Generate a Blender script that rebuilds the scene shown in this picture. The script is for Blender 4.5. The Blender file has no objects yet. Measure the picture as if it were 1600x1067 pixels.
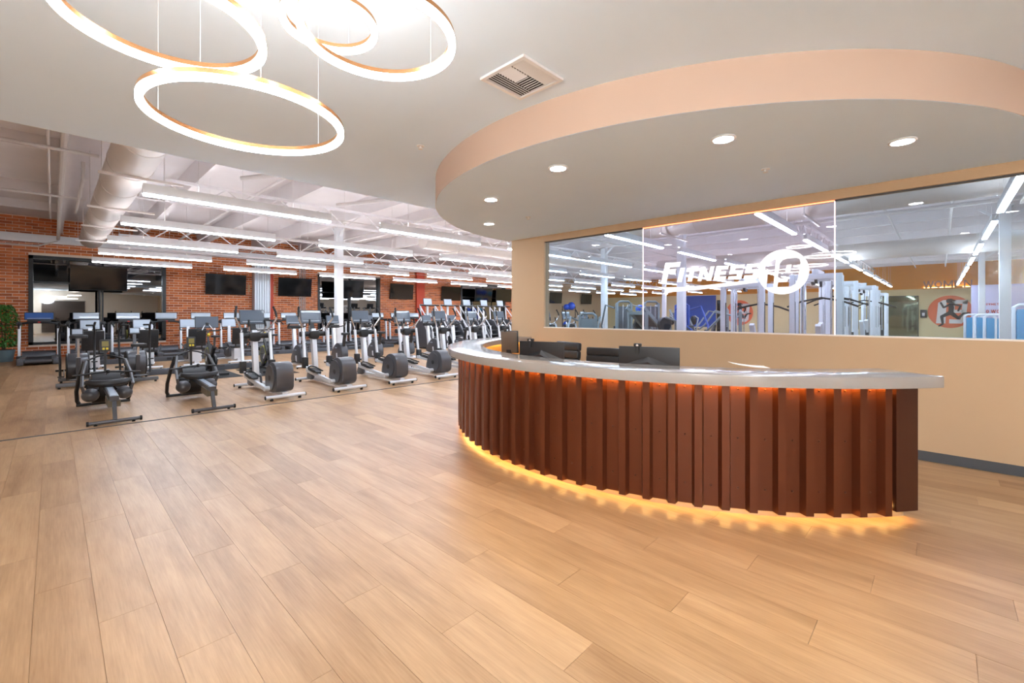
import bpy, bmesh, math, random
from mathutils import Vector, Matrix
random.seed(7)
SC = bpy.context.scene
COL = SC.collection
PI = math.pi

# ------------------------------------------------------------------ camera
FPX, HCAM, YAW = 693.0, 1.55, math.radians(46)
cam = bpy.data.cameras.new('camera'); camo = bpy.data.objects.new('camera', cam); COL.objects.link(camo)
cam.sensor_width = 36; cam.lens = 36 * FPX / 1600; cam.shift_y = -43.5 / 1600; cam.clip_end = 200
camo.location = (0, 0, HCAM); camo.rotation_euler = (PI / 2, 0, -YAW)
SC.camera = camo
# ------------------------------------------------------------------ world, exposure
w = bpy.data.worlds.new('night'); SC.world = w; w.use_nodes = True
w.node_tree.nodes['Background'].inputs[0].default_value = (.01, .012, .02, 1)
w.node_tree.nodes['Background'].inputs[1].default_value = 1.0
vs = SC.view_settings
vs.view_transform = 'Standard'; vs.look = 'None'; vs.gamma = 1; vs.exposure = 2.5
try: vs.use_curve_mapping = False
except Exception: pass
SC.cycles.max_bounces = 10; SC.cycles.diffuse_bounces = 6; SC.cycles.glossy_bounces = 5
SC.cycles.transparent_max_bounces = 16; SC.cycles.use_denoising = True
SC.cycles.sample_clamp_indirect = 8
# lamp strengths (emission of the lamps' diffusers)
E_LINEAR, E_RING, E_DOWN, E_TOE, E_UNDER = 13.0, 5.5, 31.0, 6.0, 22.0
E_LANTERN = 11.5
COOL = (.80, .91, 1.05); WARM = (.98, .98, 1.0); AMBER = (1.0, .60, .17)

# ------------------------------------------------------------------ materials
MATS = {}
def lin(r, g, b):
    return tuple(((c / 255) / 12.92 if c / 255 <= .04045 else ((c / 255 + .055) / 1.055) ** 2.4) for c in (r, g, b))
def M(name, rgb=(200, 200, 200), rough=.5, metal=0., var=.0, vscale=6., bump=0., emit=0., spec=.5, coat=0., ecol=None, stretch=None):
    if name in MATS: return MATS[name]
    m = bpy.data.materials.new(name); m.use_nodes = True; MATS[name] = m
    nt = m.node_tree; b = nt.nodes['Principled BSDF']
    c = lin(*rgb)
    b.inputs['Base Color'].default_value = (*c, 1)
    b.inputs['Roughness'].default_value = rough; b.inputs['Metallic'].default_value = metal
    b.inputs['Specular IOR Level'].default_value = spec; b.inputs['Coat Weight'].default_value = coat
    if emit:
        b.inputs['Emission Color'].default_value = (*(ecol or c), 1); b.inputs['Emission Strength'].default_value = emit
    if var or bump:
        tc = nt.nodes.new('ShaderNodeNewGeometry'); mp = nt.nodes.new('ShaderNodeMapping')
        if stretch: mp.inputs['Scale'].default_value = stretch
        nz = nt.nodes.new('ShaderNodeTexNoise'); nz.inputs['Scale'].default_value = vscale; nz.inputs['Detail'].default_value = 4
        nt.links.new(tc.outputs['Position'], mp.inputs[0]); nt.links.new(mp.outputs[0], nz.inputs['Vector'])
        if var:
            mx = nt.nodes.new('ShaderNodeMix'); mx.data_type = 'RGBA'
            mx.inputs['A'].default_value = (*[x * (1 - var) for x in c], 1); mx.inputs['B'].default_value = (*[min(1, x * (1 + var)) for x in c], 1)
            nt.links.new(nz.outputs[0], mx.inputs['Factor']); nt.links.new(mx.outputs['Result'], b.inputs['Base Color'])
        if bump:
            bp = nt.nodes.new('ShaderNodeBump'); bp.inputs['Strength'].default_value = bump; bp.inputs['Distance'].default_value = .01
            nt.links.new(nz.outputs[0], bp.inputs['Height']); nt.links.new(bp.outputs[0], b.inputs['Normal'])
    return m
def MGLASS(name, tint, ior=1.5, gain=1.0):
    m = bpy.data.materials.new(name); m.use_nodes = True; nt = m.node_tree; nt.nodes.clear(); MATS[name] = m
    out = nt.nodes.new('ShaderNodeOutputMaterial'); tr = nt.nodes.new('ShaderNodeBsdfTransparent'); gl = nt.nodes.new('ShaderNodeBsdfGlossy')
    tr.inputs[0].default_value = (*tint, 1); gl.inputs['Roughness'].default_value = 0.0
    g = nt.nodes.new('ShaderNodeNewGeometry'); dt = nt.nodes.new('ShaderNodeVectorMath'); dt.operation = 'DOT_PRODUCT'
    nt.links.new(g.outputs['Normal'], dt.inputs[0]); nt.links.new(g.outputs['Incoming'], dt.inputs[1])
    def mth(op, a, b_):
        n = nt.nodes.new('ShaderNodeMath'); n.operation = op
        for i, v_ in ((0, a), (1, b_)):
            if v_ is None: continue
            if isinstance(v_, float): n.inputs[i].default_value = v_
            else: nt.links.new(v_, n.inputs[i])
        return n.outputs[0]
    f0 = ((ior - 1) / (ior + 1)) ** 2       # thin pane: Schlick reflectance, the same from both faces
    fr = mth('MULTIPLY', mth('POWER', mth('SUBTRACT', 1.0, mth('ABSOLUTE', dt.outputs['Value'], None)), 5.0), 1.0 - f0)
    fr = mth('ADD', fr, f0)
    mx = nt.nodes.new('ShaderNodeMixShader')
    nt.links.new(fr, mx.inputs[0]); nt.links.new(tr.outputs[0], mx.inputs[1]); nt.links.new(gl.outputs[0], mx.inputs[2])
    nt.links.new(mx.outputs[0], out.inputs[0])
    return m
def MWOOD(name, light, dark, rough=.38):
    """vinyl oak planks: grain stretched along world Y, shade differs from plank to plank"""
    m = bpy.data.materials.new(name); m.use_nodes = True; nt = m.node_tree; MATS[name] = m
    b = nt.nodes['Principled BSDF']; b.inputs['Roughness'].default_value = rough; b.inputs['Specular IOR Level'].default_value = .45
    g = nt.nodes.new('ShaderNodeNewGeometry'); oi = nt.nodes.new('ShaderNodeObjectInfo')
    add = nt.nodes.new('ShaderNodeMath'); add.operation = 'ADD'
    nt.links.new(g.outputs['Random Per Island'], add.inputs[0]); nt.links.new(oi.outputs['Random'], add.inputs[1])
    frac = nt.nodes.new('ShaderNodeMath'); frac.operation = 'FRACT'; nt.links.new(add.outputs[0], frac.inputs[0])
    mul = nt.nodes.new('ShaderNodeVectorMath'); mul.operation = 'MULTIPLY_ADD'
    mul.inputs[1].default_value = (1, 1, 1)
    cmb = nt.nodes.new('ShaderNodeCombineXYZ')
    m10 = nt.nodes.new('ShaderNodeMath'); m10.operation = 'MULTIPLY'; m10.inputs[1].default_value = 37.0
    nt.links.new(frac.outputs[0], m10.inputs[0]); nt.links.new(m10.outputs[0], cmb.inputs[0]); nt.links.new(m10.outputs[0], cmb.inputs[2])
    nt.links.new(g.outputs['Position'], mul.inputs[0]); nt.links.new(cmb.outputs[0], mul.inputs[2])
    def noise(sc, scale, det):
        mp = nt.nodes.new('ShaderNodeMapping'); mp.inputs['Scale'].default_value = sc
        n = nt.nodes.new('ShaderNodeTexNoise'); n.inputs['Scale'].default_value = scale; n.inputs['Detail'].default_value = det; n.inputs['Roughness'].default_value = .6
        nt.links.new(mul.outputs[0], mp.inputs[0]); nt.links.new(mp.outputs[0], n.inputs['Vector']); return n
    n1 = noise((9, 1.0, 1), 1.3, 5); n2 = noise((60, 2.2, 1), 2.0, 4); n3 = noise((2.5, .8, 1), 1.2, 2)
    s = nt.nodes.new('ShaderNodeMath'); s.operation = 'MULTIPLY_ADD'; s.inputs[1].default_value = .55
    nt.links.new(n1.outputs[0], s.inputs[0])
    t = nt.nodes.new('ShaderNodeMath'); t.operation = 'MULTIPLY'; t.inputs[1].default_value = .35
    nt.links.new(n2.outputs[0], t.inputs[0]); nt.links.new(t.outputs[0], s.inputs[2])
    s2 = nt.nodes.new('ShaderNodeMath'); s2.operation = 'MULTIPLY_ADD'; s2.inputs[1].default_value = .30
    nt.links.new(n3.outputs[0], s2.inputs[0]); nt.links.new(s.outputs[0], s2.inputs[2])
    s3 = nt.nodes.new('ShaderNodeMath'); s3.operation = 'MULTIPLY_ADD'; s3.inputs[1].default_value = .20
    nt.links.new(frac.outputs[0], s3.inputs[0]); nt.links.new(s2.outputs[0], s3.inputs[2])
    r = nt.nodes.new('ShaderNodeValToRGB'); r.color_ramp.elements[0].position = .42; r.color_ramp.elements[1].position = .92
    r.color_ramp.elements[0].color = (*lin(*dark), 1); r.color_ramp.elements[1].color = (*lin(*light), 1)
    nt.links.new(s3.outputs[0], r.inputs[0]); nt.links.new(r.outputs[0], b.inputs['Base Color'])
    bp = nt.nodes.new('ShaderNodeBump'); bp.inputs['Strength'].default_value = .06; bp.inputs['Distance'].default_value = .004
    nt.links.new(n2.outputs[0], bp.inputs['Height']); nt.links.new(bp.outputs[0], b.inputs['Normal'])
    return m
def MBRICK(name):
    m = bpy.data.materials.new(name); m.use_nodes = True; nt = m.node_tree; MATS[name] = m
    b = nt.nodes['Principled BSDF']; b.inputs['Roughness'].default_value = .85
    g = nt.nodes.new('ShaderNodeNewGeometry'); oi = nt.nodes.new('ShaderNodeObjectInfo')
    add = nt.nodes.new('ShaderNodeMath'); add.operation = 'ADD'
    nt.links.new(g.outputs['Random Per Island'], add.inputs[0]); nt.links.new(oi.outputs['Random'], add.inputs[1])
    frac = nt.nodes.new('ShaderNodeMath'); frac.operation = 'FRACT'; nt.links.new(add.outputs[0], frac.inputs[0])
    n = nt.nodes.new('ShaderNodeTexNoise'); n.inputs['Scale'].default_value = 18; n.inputs['Detail'].default_value = 3
    nt.links.new(g.outputs['Position'], n.inputs['Vector'])
    s = nt.nodes.new('ShaderNodeMath'); s.operation = 'MULTIPLY_ADD'; s.inputs[1].default_value = .4
    nt.links.new(n.outputs[0], s.inputs[0]); nt.links.new(frac.outputs[0], s.inputs[2])
    r = nt.nodes.new('ShaderNodeValToRGB')
    r.color_ramp.elements[0].position = .1; r.color_ramp.elements[0].color = (*lin(152, 76, 38), 1)
    r.color_ramp.elements[1].position = 1.2 if False else 1.0; r.color_ramp.elements[1].color = (*lin(210, 118, 64), 1)
    nt.links.new(s.outputs[0], r.inputs[0]); nt.links.new(r.outputs[0], b.inputs['Base Color'])
    return m

oak = MWOOD('oak_vinyl', (190, 155, 117), (136, 100, 67))
brickm = MBRICK('red_brick')
mortar = M('mortar', (232, 214, 196), .95, var=.1, vscale=20)
ceilw = M('ceiling_paint', (216, 233, 250), .9, var=.02, vscale=2)
softw = M('soffit_paint', (216, 233, 250), .9, var=.02, vscale=2)
peach = M('peach_paint', (200, 174, 156), .8, var=.03, vscale=2)
tan = M('tan_paint', (190, 160, 126), .75, var=.03, vscale=2)
offw = M('off_white_paint', (226, 214, 198), .8, var=.02, vscale=2)
cream = M('cream_paint', (226, 208, 160), .8, var=.03, vscale=1)
orange = M('orange_paint', (222, 150, 52), .8, var=.04, vscale=1)
deckm = M('roof_deck_paint', (218, 212, 212), .9, var=.08, vscale=1.2)
whitep = M('white_paint', (222, 222, 224), .5, var=.02)
ductm = M('duct_paint', (208, 198, 190), .55, var=.05, vscale=3)
pipem = M('pipe_paint', (205, 199, 196), .6)
greyb = M('grey_baseboard', (70, 72, 76), .6)
blackf = M('black_frame', (16, 17, 20), .4)
blackp = M('black_plastic', (26, 27, 30), .42, var=.1)
rubber = M('black_rubber', (20, 20, 22), .75, var=.1)
vinyl = M('black_vinyl', (28, 30, 34), .38)
gunmetal = M('gunmetal', (80, 81, 86), .33, .35, var=.05)
gunlight = M('gunmetal_light', (92, 94, 98), .4, .3)
silver = M('silver_paint', (208, 211, 217), .3, .3)
chrome = M('chrome', (215, 216, 220), .15, .9)
slate = M('display_slate', (74, 84, 96), .25, coat=.3)
paled = M('pale_paint_display_glare', (168, 180, 194), .22, coat=.4)  # pale base stands for glare on displays; plain pale paint on rail and badge
blued = M('display_blue', (24, 42, 78), .2, emit=.05, ecol=lin(60, 110, 190))
yellow = M('yellow_plastic', (214, 190, 40), .5)
lcd = M('lcd_glass', (120, 110, 50), .3)
mpole = M('pole_black', (30, 30, 32), .4, .3)
tvscr = M('tv_glass', (9, 10, 13), .08, spec=.6)
counterm = M('white_quartz', (154, 147, 142), .12, var=.03, vscale=8, spec=.5)
copper = M('copper_sheet', (100, 52, 30), .34, .5, var=.05, vscale=3)
copper_shade = M('shaded_brown_sheet', (72, 36, 20), .4, .2, var=.05)  # darker copy of the copper; shade on the turned end put into the colour
gold = M('rose_gold', (205, 150, 105), .25, .85)
red = M('red_paint', (196, 76, 52), .7, var=.05)
corrm = M('galvanised', (200, 206, 212), .35, .4)
darkglass = M('night_glass', (8, 9, 10), .02, spec=1.0)
darkglass.node_tree.nodes['Principled BSDF'].inputs['IOR'].default_value = 1.9
mirror = M('mirror_green', (120, 124, 100), .04, .9)
woodin = M('desk_wood', (214, 168, 96), .5, var=.15, vscale=3, stretch=(8, 1, 1))
lin_e = M('linear_diffuser', (240, 244, 255), .5, emit=E_LINEAR, ecol=COOL)
deck_fill_e = M('added_deck_fill_glow', (240, 244, 255), .5, emit=E_LINEAR * .55, ecol=(.95, .95, 1.0))  # made-up upward glow, added to brighten the roof deck
ring_e = M('ring_diffuser', (255, 250, 240), .5, emit=E_RING, ecol=(1.0, .96, .90))
down_e = M('downlight_lens', (255, 246, 232), .5, emit=E_DOWN, ecol=WARM)
toe_e = M('amber_led', (255, 200, 120), .5, emit=E_TOE, ecol=AMBER)
under_e = M('amber_led_counter', (255, 190, 110), .5, emit=E_UNDER, ecol=(1.0, .52, .11))
work_e = M('amber_led_inside', (255, 190, 110), .5, emit=3.5, ecol=(1.0, .62, .2))
red_e = M('red_edge_light', (255, 120, 90), .5, emit=1.0, ecol=(1.0, .16, .07))
pink_e = M('pink_edge_light', (255, 220, 215), .5, emit=.25, ecol=(1.0, .75, .72))
vinylw = M('glowing_white_vinyl', (246, 246, 248), .5, emit=.12, ecol=(1, 1, 1))  # faint white glow put into the lettering vinyl
glassA = MGLASS('window_glass', (.74, .82, .88), 1.45)
glassB = MGLASS('logo_glass', (.78, .80, .88), 1.45)

# ------------------------------------------------------------------ mesh builder
class MB:
    def __init__(s): s.v = []; s.f = []
    def add(s, vs_, fs):
        n = len(s.v); s.v += [tuple(p) for p in vs_]; s.f += [tuple(i + n for i in f) for f in fs]; return s
    def box(s, c, d, R=None):
        x, y, z = d[0] / 2, d[1] / 2, d[2] / 2
        P = [Vector((a * x, b * y, e * z)) for e in (-1, 1) for b in (-1, 1) for a in (-1, 1)]
        if R is not None: P = [R @ p for p in P]
        c = Vector(c); P = [p + c for p in P]
        return s.add(P, [(0, 2, 3, 1), (4, 5, 7, 6), (0, 1, 5, 4), (2, 6, 7, 3), (0, 4, 6, 2), (1, 3, 7, 5)])
    def bx(s, x0, x1, y0, y1, z0, z1):
        return s.box(((x0 + x1) / 2, (y0 + y1) / 2, (z0 + z1) / 2), (x1 - x0, y1 - y0, z1 - z0))
    def bar(s, p, q, w_, h_):
        p, q = Vector(p), Vector(q); d = q - p; L = d.length; d.normalize()
        up = Vector((0, 0, 1)) if abs(d.z) < .95 else Vector((0, 1, 0))
        a = d.cross(up).normalized(); b = a.cross(d)
        R = Matrix((a, d, b)).transposed()
        return s.box((p + q) / 2, (w_, L, h_), R)
    def tube(s, pts, r, n=8, closed=False):
        P = [Vector(p) for p in pts]; N = len(P); rs = r if isinstance(r, (list, tuple)) else [r] * N
        rings = []; ref = None
        for i in range(N):
            if closed: t = P[(i + 1) % N] - P[i - 1]
            else: t = P[min(i + 1, N - 1)] - P[max(i - 1, 0)]
            t.normalize()
            if ref is None: ref = Vector((0, 0, 1)) if abs(t.z) < .9 else Vector((1, 0, 0))
            a = t.cross(ref)
            if a.length < 1e-5: a = t.orthogonal()
            a.normalize(); b = t.cross(a); ref = -b if False else a.cross(t)
            rings.append([P[i] + rs[i] * (math.cos(2 * PI * k / n) * a + math.sin(2 * PI * k / n) * b) for k in range(n)])
        vs_ = [p for g in rings for p in g]; fs = []
        for i in range(N if closed else N - 1):
            j = (i + 1) % N
            for k in range(n):
                l = (k + 1) % n; fs.append((i * n + k, j * n + k, j * n + l, i * n + l))
        if not closed: fs += [tuple(range(n)), tuple((N - 1) * n + k for k in reversed(range(n)))]
        return s.add(vs_, fs)
    def cyl(s, p, q, r, n=14, r2=None): return s.tube([p, q], [r, r if r2 is None else r2], n)
    def prism(s, pts, ax, a, b):
        """pts: 2-D polygon in the plane across ax; x:(y,z) y:(x,z) z:(x,y)"""
        def mk(p, t):
            return (t, p[0], p[1]) if ax == 'x' else (p[0], t, p[1]) if ax == 'y' else (p[0], p[1], t)
        n = len(pts); vs_ = [mk(p, a) for p in pts] + [mk(p, b) for p in pts]
        fs = [tuple(range(n)), tuple(range(2 * n - 1, n - 1, -1))] + [(i, i + n, (i + 1) % n + n, (i + 1) % n) for i in range(n)]
        return s.add(vs_, fs)
    def ball(s, c, r, sc=(1, 1, 1), nu=14, nv=8):
        vs_ = [(c[0], c[1], c[2] - r * sc[2])]; fs = []
        for j in range(1, nv):
            t = PI * j / nv
            for i in range(nu):
                u = 2 * PI * i / nu
                vs_.append((c[0] + r * sc[0] * math.sin(t) * math.cos(u), c[1] + r * sc[1] * math.sin(t) * math.sin(u), c[2] - r * sc[2] * math.cos(t)))
        vs_.append((c[0], c[1], c[2] + r * sc[2])); L = len(vs_) - 1
        for i in range(nu):
            k = (i + 1) % nu; fs.append((0, 1 + k, 1 + i)); fs.append((L, L - nu + i, L - nu + k))
            for j in range(nv - 2): fs.append((1 + j * nu + i, 1 + j * nu + k, 1 + (j + 1) * nu + k, 1 + (j + 1) * nu + i))
        return s.add(vs_, fs)
    def arc(s, C, r0, r1, a0, a1, z0, z1, n=64):
        """solid annular sector, degrees"""
        vs_ = []; fs = []
        for i in range(n + 1):
            t = math.radians(a0 + (a1 - a0) * i / n); c, q = math.cos(t), math.sin(t)
            vs_ += [(C[0] + r0 * c, C[1] + r0 * q, z0), (C[0] + r1 * c, C[1] + r1 * q, z0), (C[0] + r1 * c, C[1] + r1 * q, z1), (C[0] + r0 * c, C[1] + r0 * q, z1)]
        for i in range(n):
            o = i * 4
            for k in range(4): l = (k + 1) % 4; fs.append((o + k, o + 4 + k, o + 4 + l, o + l))
        fs += [(0, 1, 2, 3), (n * 4 + 3, n * 4 + 2, n * 4 + 1, n * 4)]
        return s.add(vs_, fs)
    def mesh(s, name, mat, smooth=35, bevel=0, seg=2):
        me = bpy.data.meshes.new(name); me.from_pydata(s.v, [], s.f)
        bm = bmesh.new(); bm.from_mesh(me)
        bmesh.ops.recalc_face_normals(bm, faces=bm.faces)
        if bevel:
            ed = [e for e in bm.edges if len(e.link_faces) == 2 and e.calc_face_angle(0) > .6]
            bmesh.ops.bevel(bm, geom=ed, offset=bevel, segments=seg, profile=.6, affect='EDGES', clamp_overlap=True)
        bm.to_mesh(me); bm.free()
        me.materials.append(mat)
        if smooth:
            me.polygons.foreach_set('use_smooth', [True] * len(me.polygons))
            me.set_sharp_from_angle(angle=math.radians(smooth))
        return me
    def build(s, name, mat, parent=None, **k):
        return link(name, s.mesh(name, mat, **k), parent)
def link(name, me, parent=None):
    o = bpy.data.objects.new(name, me); COL.objects.link(o)
    if parent is not None: o.parent = parent
    return o
def tag(o, label, cat, group=None):
    o['label'] = label; o['category'] = cat
    if group: o['group'] = group
    return o
def thing(name, label, cat, loc=(0, 0, 0), rz=0, group=None):
    o = bpy.data.objects.new(name, None); COL.objects.link(o); o.empty_display_size = .1
    o.location = loc; o.rotation_euler = (0, 0, rz); return tag(o, label, cat, group)
KIDS = {}
def copy_tree(o, parent=None):
    c = o.copy(); COL.objects.link(c); c.parent = parent
    for ch in list(o.children): copy_tree(ch, c)
    return c
def dup(root, loc, rz=None, label=None, group=None):
    c = copy_tree(root); c.location = loc
    if rz is not None: c.rotation_euler = (0, 0, rz)
    if label: c['label'] = label
    if group: c['group'] = group
    return c
def struct(o, label=None):
    o['kind'] = 'structure'
    if label: o['label'] = label
    return o
def stuff(o): o['kind'] = 'stuff'; return o
def B(*a): return MB().bx(*a)

# ================================================================== SETTING
YB, XW, XF = 22.5, 6.4, 36.0        # brick wall, desk wall, far wall
XL, YK = -2.6, -4.0                 # wall beside and wall behind the camera
ZC, ZS, ZD = 3.35, 3.01, 4.9        # flat ceiling, round soffit, roof deck
# floor slab and planks -------------------------------------------------
fl = struct(B(XL, XF, YK, YB, -.15, -.006).build('floor', oak, smooth=0), 'light oak vinyl plank floor running through reception and gym')
PW, PL = .23, 1.52
pm = B(0, PW - .0016, 0, PL - .0016, -.006, 0).mesh('plank', oak, smooth=0)
k = 0
cells = []
nx = int((XW - XL) / PW)
FX, FY = math.sin(YAW), math.cos(YAW)
for i in range(nx):
    off = (i * .37 % 1) * PL
    y = YK + .1 - off
    while y < 8.2 - .02:
        x0 = XL + i * PW; y0 = max(y, YK); y1 = min(y + PL, 8.2)
        cx, cy = x0 + PW / 2, (y0 + y1) / 2
        d = cx * FX + cy * FY; o_ = cx * FY - cy * FX
        vis = d > .3 and abs(o_ / max(d, .01)) < 1.35 and not (math.hypot(cx - 6.38, cy - 2.72) < 2.6)
        cells.append((d if vis else 99, x0, y0, y1, vis)); y += PL
cells.sort()
rest = MB()
for n_, (d, x0, y0, y1, vis) in enumerate(cells):
    if vis and k < 300:
        full = abs((y1 - y0) - PL) < 1e-4
        me = pm if full else B(0, PW - .0016, 0, y1 - y0 - .0016, -.006, 0).mesh('plank', oak, smooth=0)
        o = link('plank', me, fl); o.location = (x0, y0, 0); k += 1
    else: rest.bx(x0, x0 + PW - .0016, y0, y1 - .0016, -.006, 0)
for i in range(int((19.0 - XL) / PW)):
    y = 8.235 - (i * .41 % 1) * PL
    while y < YB:
        y0 = max(y, 8.235); y1 = min(y + PL, YB)
        if y1 - y0 > .02: rest.bx(XL + i * PW, XL + (i + 1) * PW - .0016, y0, y1 - .0016, -.006, 0)
        y += PL
stuff(rest.build('gym_planks', oak, fl, smooth=0))
st = struct(B(XL, 16, 8.2, 8.235, -.006, .006).build('trim_1', greyb, smooth=0), 'thin dark transition strip across the plank floor')

# brick wall --------------------------------------------------------------
WINS = [(-.58, 3.18), (9.25, 12.7), (18.5, 22.6)]; WZ0, WZ1 = .47, 3.57
wb = MB()
wb.bx(XL, XF + .3, YB + .02, YB + .3, -.15, WZ0); wb.bx(XL, XF + .3, YB + .02, YB + .3, WZ1, ZD)
xs = [XL] + [v for a in WINS for v in a] + [XF + .3]
for i in range(0, len(xs), 2): wb.bx(xs[i], xs[i + 1], YB + .02, YB + .3, WZ0, WZ1)
wallb = struct(wb.build('wall_back', mortar, smooth=0), 'long red brick wall with pale mortar behind the treadmills')
BL, BH = .302, .1016
bmesh_brick = B(0, BL - .014, .010, .022, 0, BH - .016).mesh('brick', brickm, smooth=0)
cand = []
for j in range(int(ZD / BH)):
    z0 = j * BH; x = XL - (BL / 2 if j % 2 else 0)
    while x < 24.2:
        segs = [(max(x, XL), min(x + BL - .014, 24.2))]
        if z0 + BH > WZ0 + .01 and z0 < WZ1 - .01:
            for a, b_ in WINS:
                ns = []
                for s0, s1 in segs:
                    if s1 <= a or s0 >= b_: ns.append((s0, s1))
                    else:
                        if s0 < a: ns.append((s0, a))
                        if s1 > b_: ns.append((b_, s1))
                segs = ns
        for s0, s1 in segs:
            if s1 - s0 > .03: cand.append((s0, s1, z0))
        x += BL
def bdist(c):   # nearest bricks that the view does not lose behind machines
    cx = (c[0] + c[1]) / 2; d = cx * FX + YB * FY
    return d + (0 if cx > -1.35 and .9 < c[2] < 3.9 else 60) 
cand.sort(key=bdist)
wr = MB(); nb = 0
for s0, s1, z0 in cand:
    if nb < 300 and abs(s1 - s0 - BL + .014) < 1e-4 and bdist((s0, s1, z0)) < 60:
        o = link('brick', bmesh_brick, wallb); o.location = (s0, YB, z0 + .006); nb += 1
    else: wr.bx(s0, s1, YB + .010, YB + .022, z0 + .006, z0 + BH - .010)
stuff(wr.build('brickwork', brickm, wallb, smooth=0))
struct(B(24.2, XF, YB - .02, YB + .02, 0, ZD).build('wall_back_plaster', tan, smooth=0), 'tan plaster stretch of the long back wall')
o = struct(B(XL, 26, YB - .16, YB, 4.0, 4.28).build('trim_2', whitep, smooth=0), 'white steel ledger beam along the top of the brick wall')
for i, (a, b_) in enumerate(WINS):
    wn = struct(B(a, b_, YB + .13, YB + .15, WZ0, WZ1).build('window_%d' % (i + 1), darkglass, smooth=0), 'large dark window pane reflecting the gym lights')
    fr = MB(); t = .11
    fr.bx(a, b_, YB - .02, YB + .16, WZ1 - t, WZ1); fr.bx(a, b_, YB - .02, YB + .16, WZ0, WZ0 + t * .8)
    fr.bx(a, a + t, YB - .02, YB + .16, WZ0, WZ1); fr.bx(b_ - t, b_, YB - .02, YB + .16, WZ0, WZ1)
    fr.build('window_frame', blackf, wn, smooth=0)
    B(a + t, b_ - t, YB + .06, YB + .135, 2.62, 2.67).build('transom', blackf, wn, smooth=0)
    B(a + (b_ - a) * .5 - .025, a + (b_ - a) * .5 + .025, YB + .06, YB + .135, WZ0, WZ1).build('mullion', blackf, wn, smooth=0)
    wn.location = (0, 0, 0)

# desk wall with its long window ---------------------------------------------
YE, WY0, WY1, SZ0, SZ1 = 6.19, -2.2, 5.35, 1.288, 2.897
dw = MB()
dw.bx(XW, XW + .16, YK, YE, -.006, SZ0); dw.bx(XW, XW + .16, YK, YE, SZ1, ZC + .1)
dw.bx(XW, XW + .16, WY1, YE, SZ0, SZ1); dw.bx(XW, XW + .16, YK, WY0, SZ0, SZ1)
dwo = struct(dw.build('wall_right', tan, smooth=0), 'warm tan wall behind the reception desk')
struct(B(XW - .012, XW, YK, YE, 0, .1).build('baseboard_right', greyb, smooth=0), 'dark grey rubber baseboard under the tan wall')
PANES = [(3.36, WY1), (.90, 3.36), (WY0, .90)]
for i, (a, b_) in enumerate(PANES):
    g = struct(B(XW + .04, XW + .052, a + .006, b_ - .006, SZ0, SZ1).build('window_%d' % (i + 4), glassB if i == 1 else glassA, smooth=0),
               ['clear glass pane beside the end of the tan wall', 'edge-lit glass pane carrying the white logo', 'clear glass pane looking at the white cable machines'][i])
    if i == 1:
        B(XW + .036, XW + .056, a + .004, b_ - .004, SZ1 - .014, SZ1 - .002).build('edge_light', red_e, g, smooth=0)['label'] = 'red glowing top edge of the glass'
        for y in (a, b_): B(XW + .036, XW + .056, y - .005, y + .005, SZ0, SZ1 - .014).build('edge_strip', pink_e, g, smooth=0)
    else: B(XW + .034, XW + .058, a, b_, SZ1 - .012, SZ1).build('channel', greyb, g, smooth=0)
B(XW - .004, XW + .16, WY0, WY1, SZ0 - .004, SZ0 + .012).build('window_sill', M('sill_paint', (226, 214, 200), .6), dwo, smooth=0)

# walls outside the frame that the glass mirrors ---------------------------------
struct(B(XL - .15, XL, YK, YB + .3, -.15, ZD).build('wall_left', offw, smooth=0), 'off-white side wall of the reception')
struct(B(XL - .15, XF + .3, YK - .15, YK, -.15, ZD).build('wall_front', offw, smooth=0), 'off-white wall at the entrance side')
t = thing('feature_panel', 'dark brown feature panel on the entrance wall', 'panel', (.6, YK, 0)); B(-1.2, 1.2, 0, .03, .1, 2.5).build('board', M('dark_brown_board', (72, 60, 52), .6, var=.2, vscale=3), t, smooth=0)
B(-1.23, 1.23, 0, .05, 2.5, 2.55).build('cap', blackf, t, smooth=0)
# far wall (cream below, orange above)
struct(B(XF, XF + .3, YK, YB + .3, -.15, 3.02).build('wall_far', cream, smooth=0), 'cream far wall of the weight room')
struct(B(XF - .05, XF + .3, YK, YB + .3, 3.02, ZD).build('wall_far_upper', orange, smooth=0), 'orange upper band of the far weight room wall')

# flat ceiling, round soffit, roof deck ----------------------------------------
CX, CY, CR = 6.40, 2.78, 3.517
ce = struct(B(XL, XW + .16, YK, 6.28, ZC, ZC + .14).build('ceiling', ceilw, smooth=0), 'smooth white flat ceiling over the reception')
sf = MB().arc((CX, CY), .02, CR, 90, 270, ZS, ZS + .012, 96)
so = struct(sf.build('ceiling_soffit', softw, smooth=30), 'round lowered white soffit over the desk')
MB().arc((CX, CY), CR - .02, CR + .004, 90, 270, ZS + .002, ZC, 128).build('soffit_band', peach, so, smooth=30)
rd = struct(B(XL, XF + .3, YK, YB + .3, ZD, ZD + .1).build('ceiling_deck', deckm, smooth=0), 'exposed roof deck painted pale grey')
for i in range(-2, 17):
    x = 2.23 + 2.05 * i
    pu = B(x - .07, x + .07, YK, YB, ZD - .5, ZD).build('purlin', deckm, rd, smooth=0)
for y in (9.6, 12.2, 16.6, 19.4):      # joists between the purlins over the left end
    B(XL, .09, y - .05, y + .05, ZD - .25, ZD).build('joist', deckm, rd, smooth=0)
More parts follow.
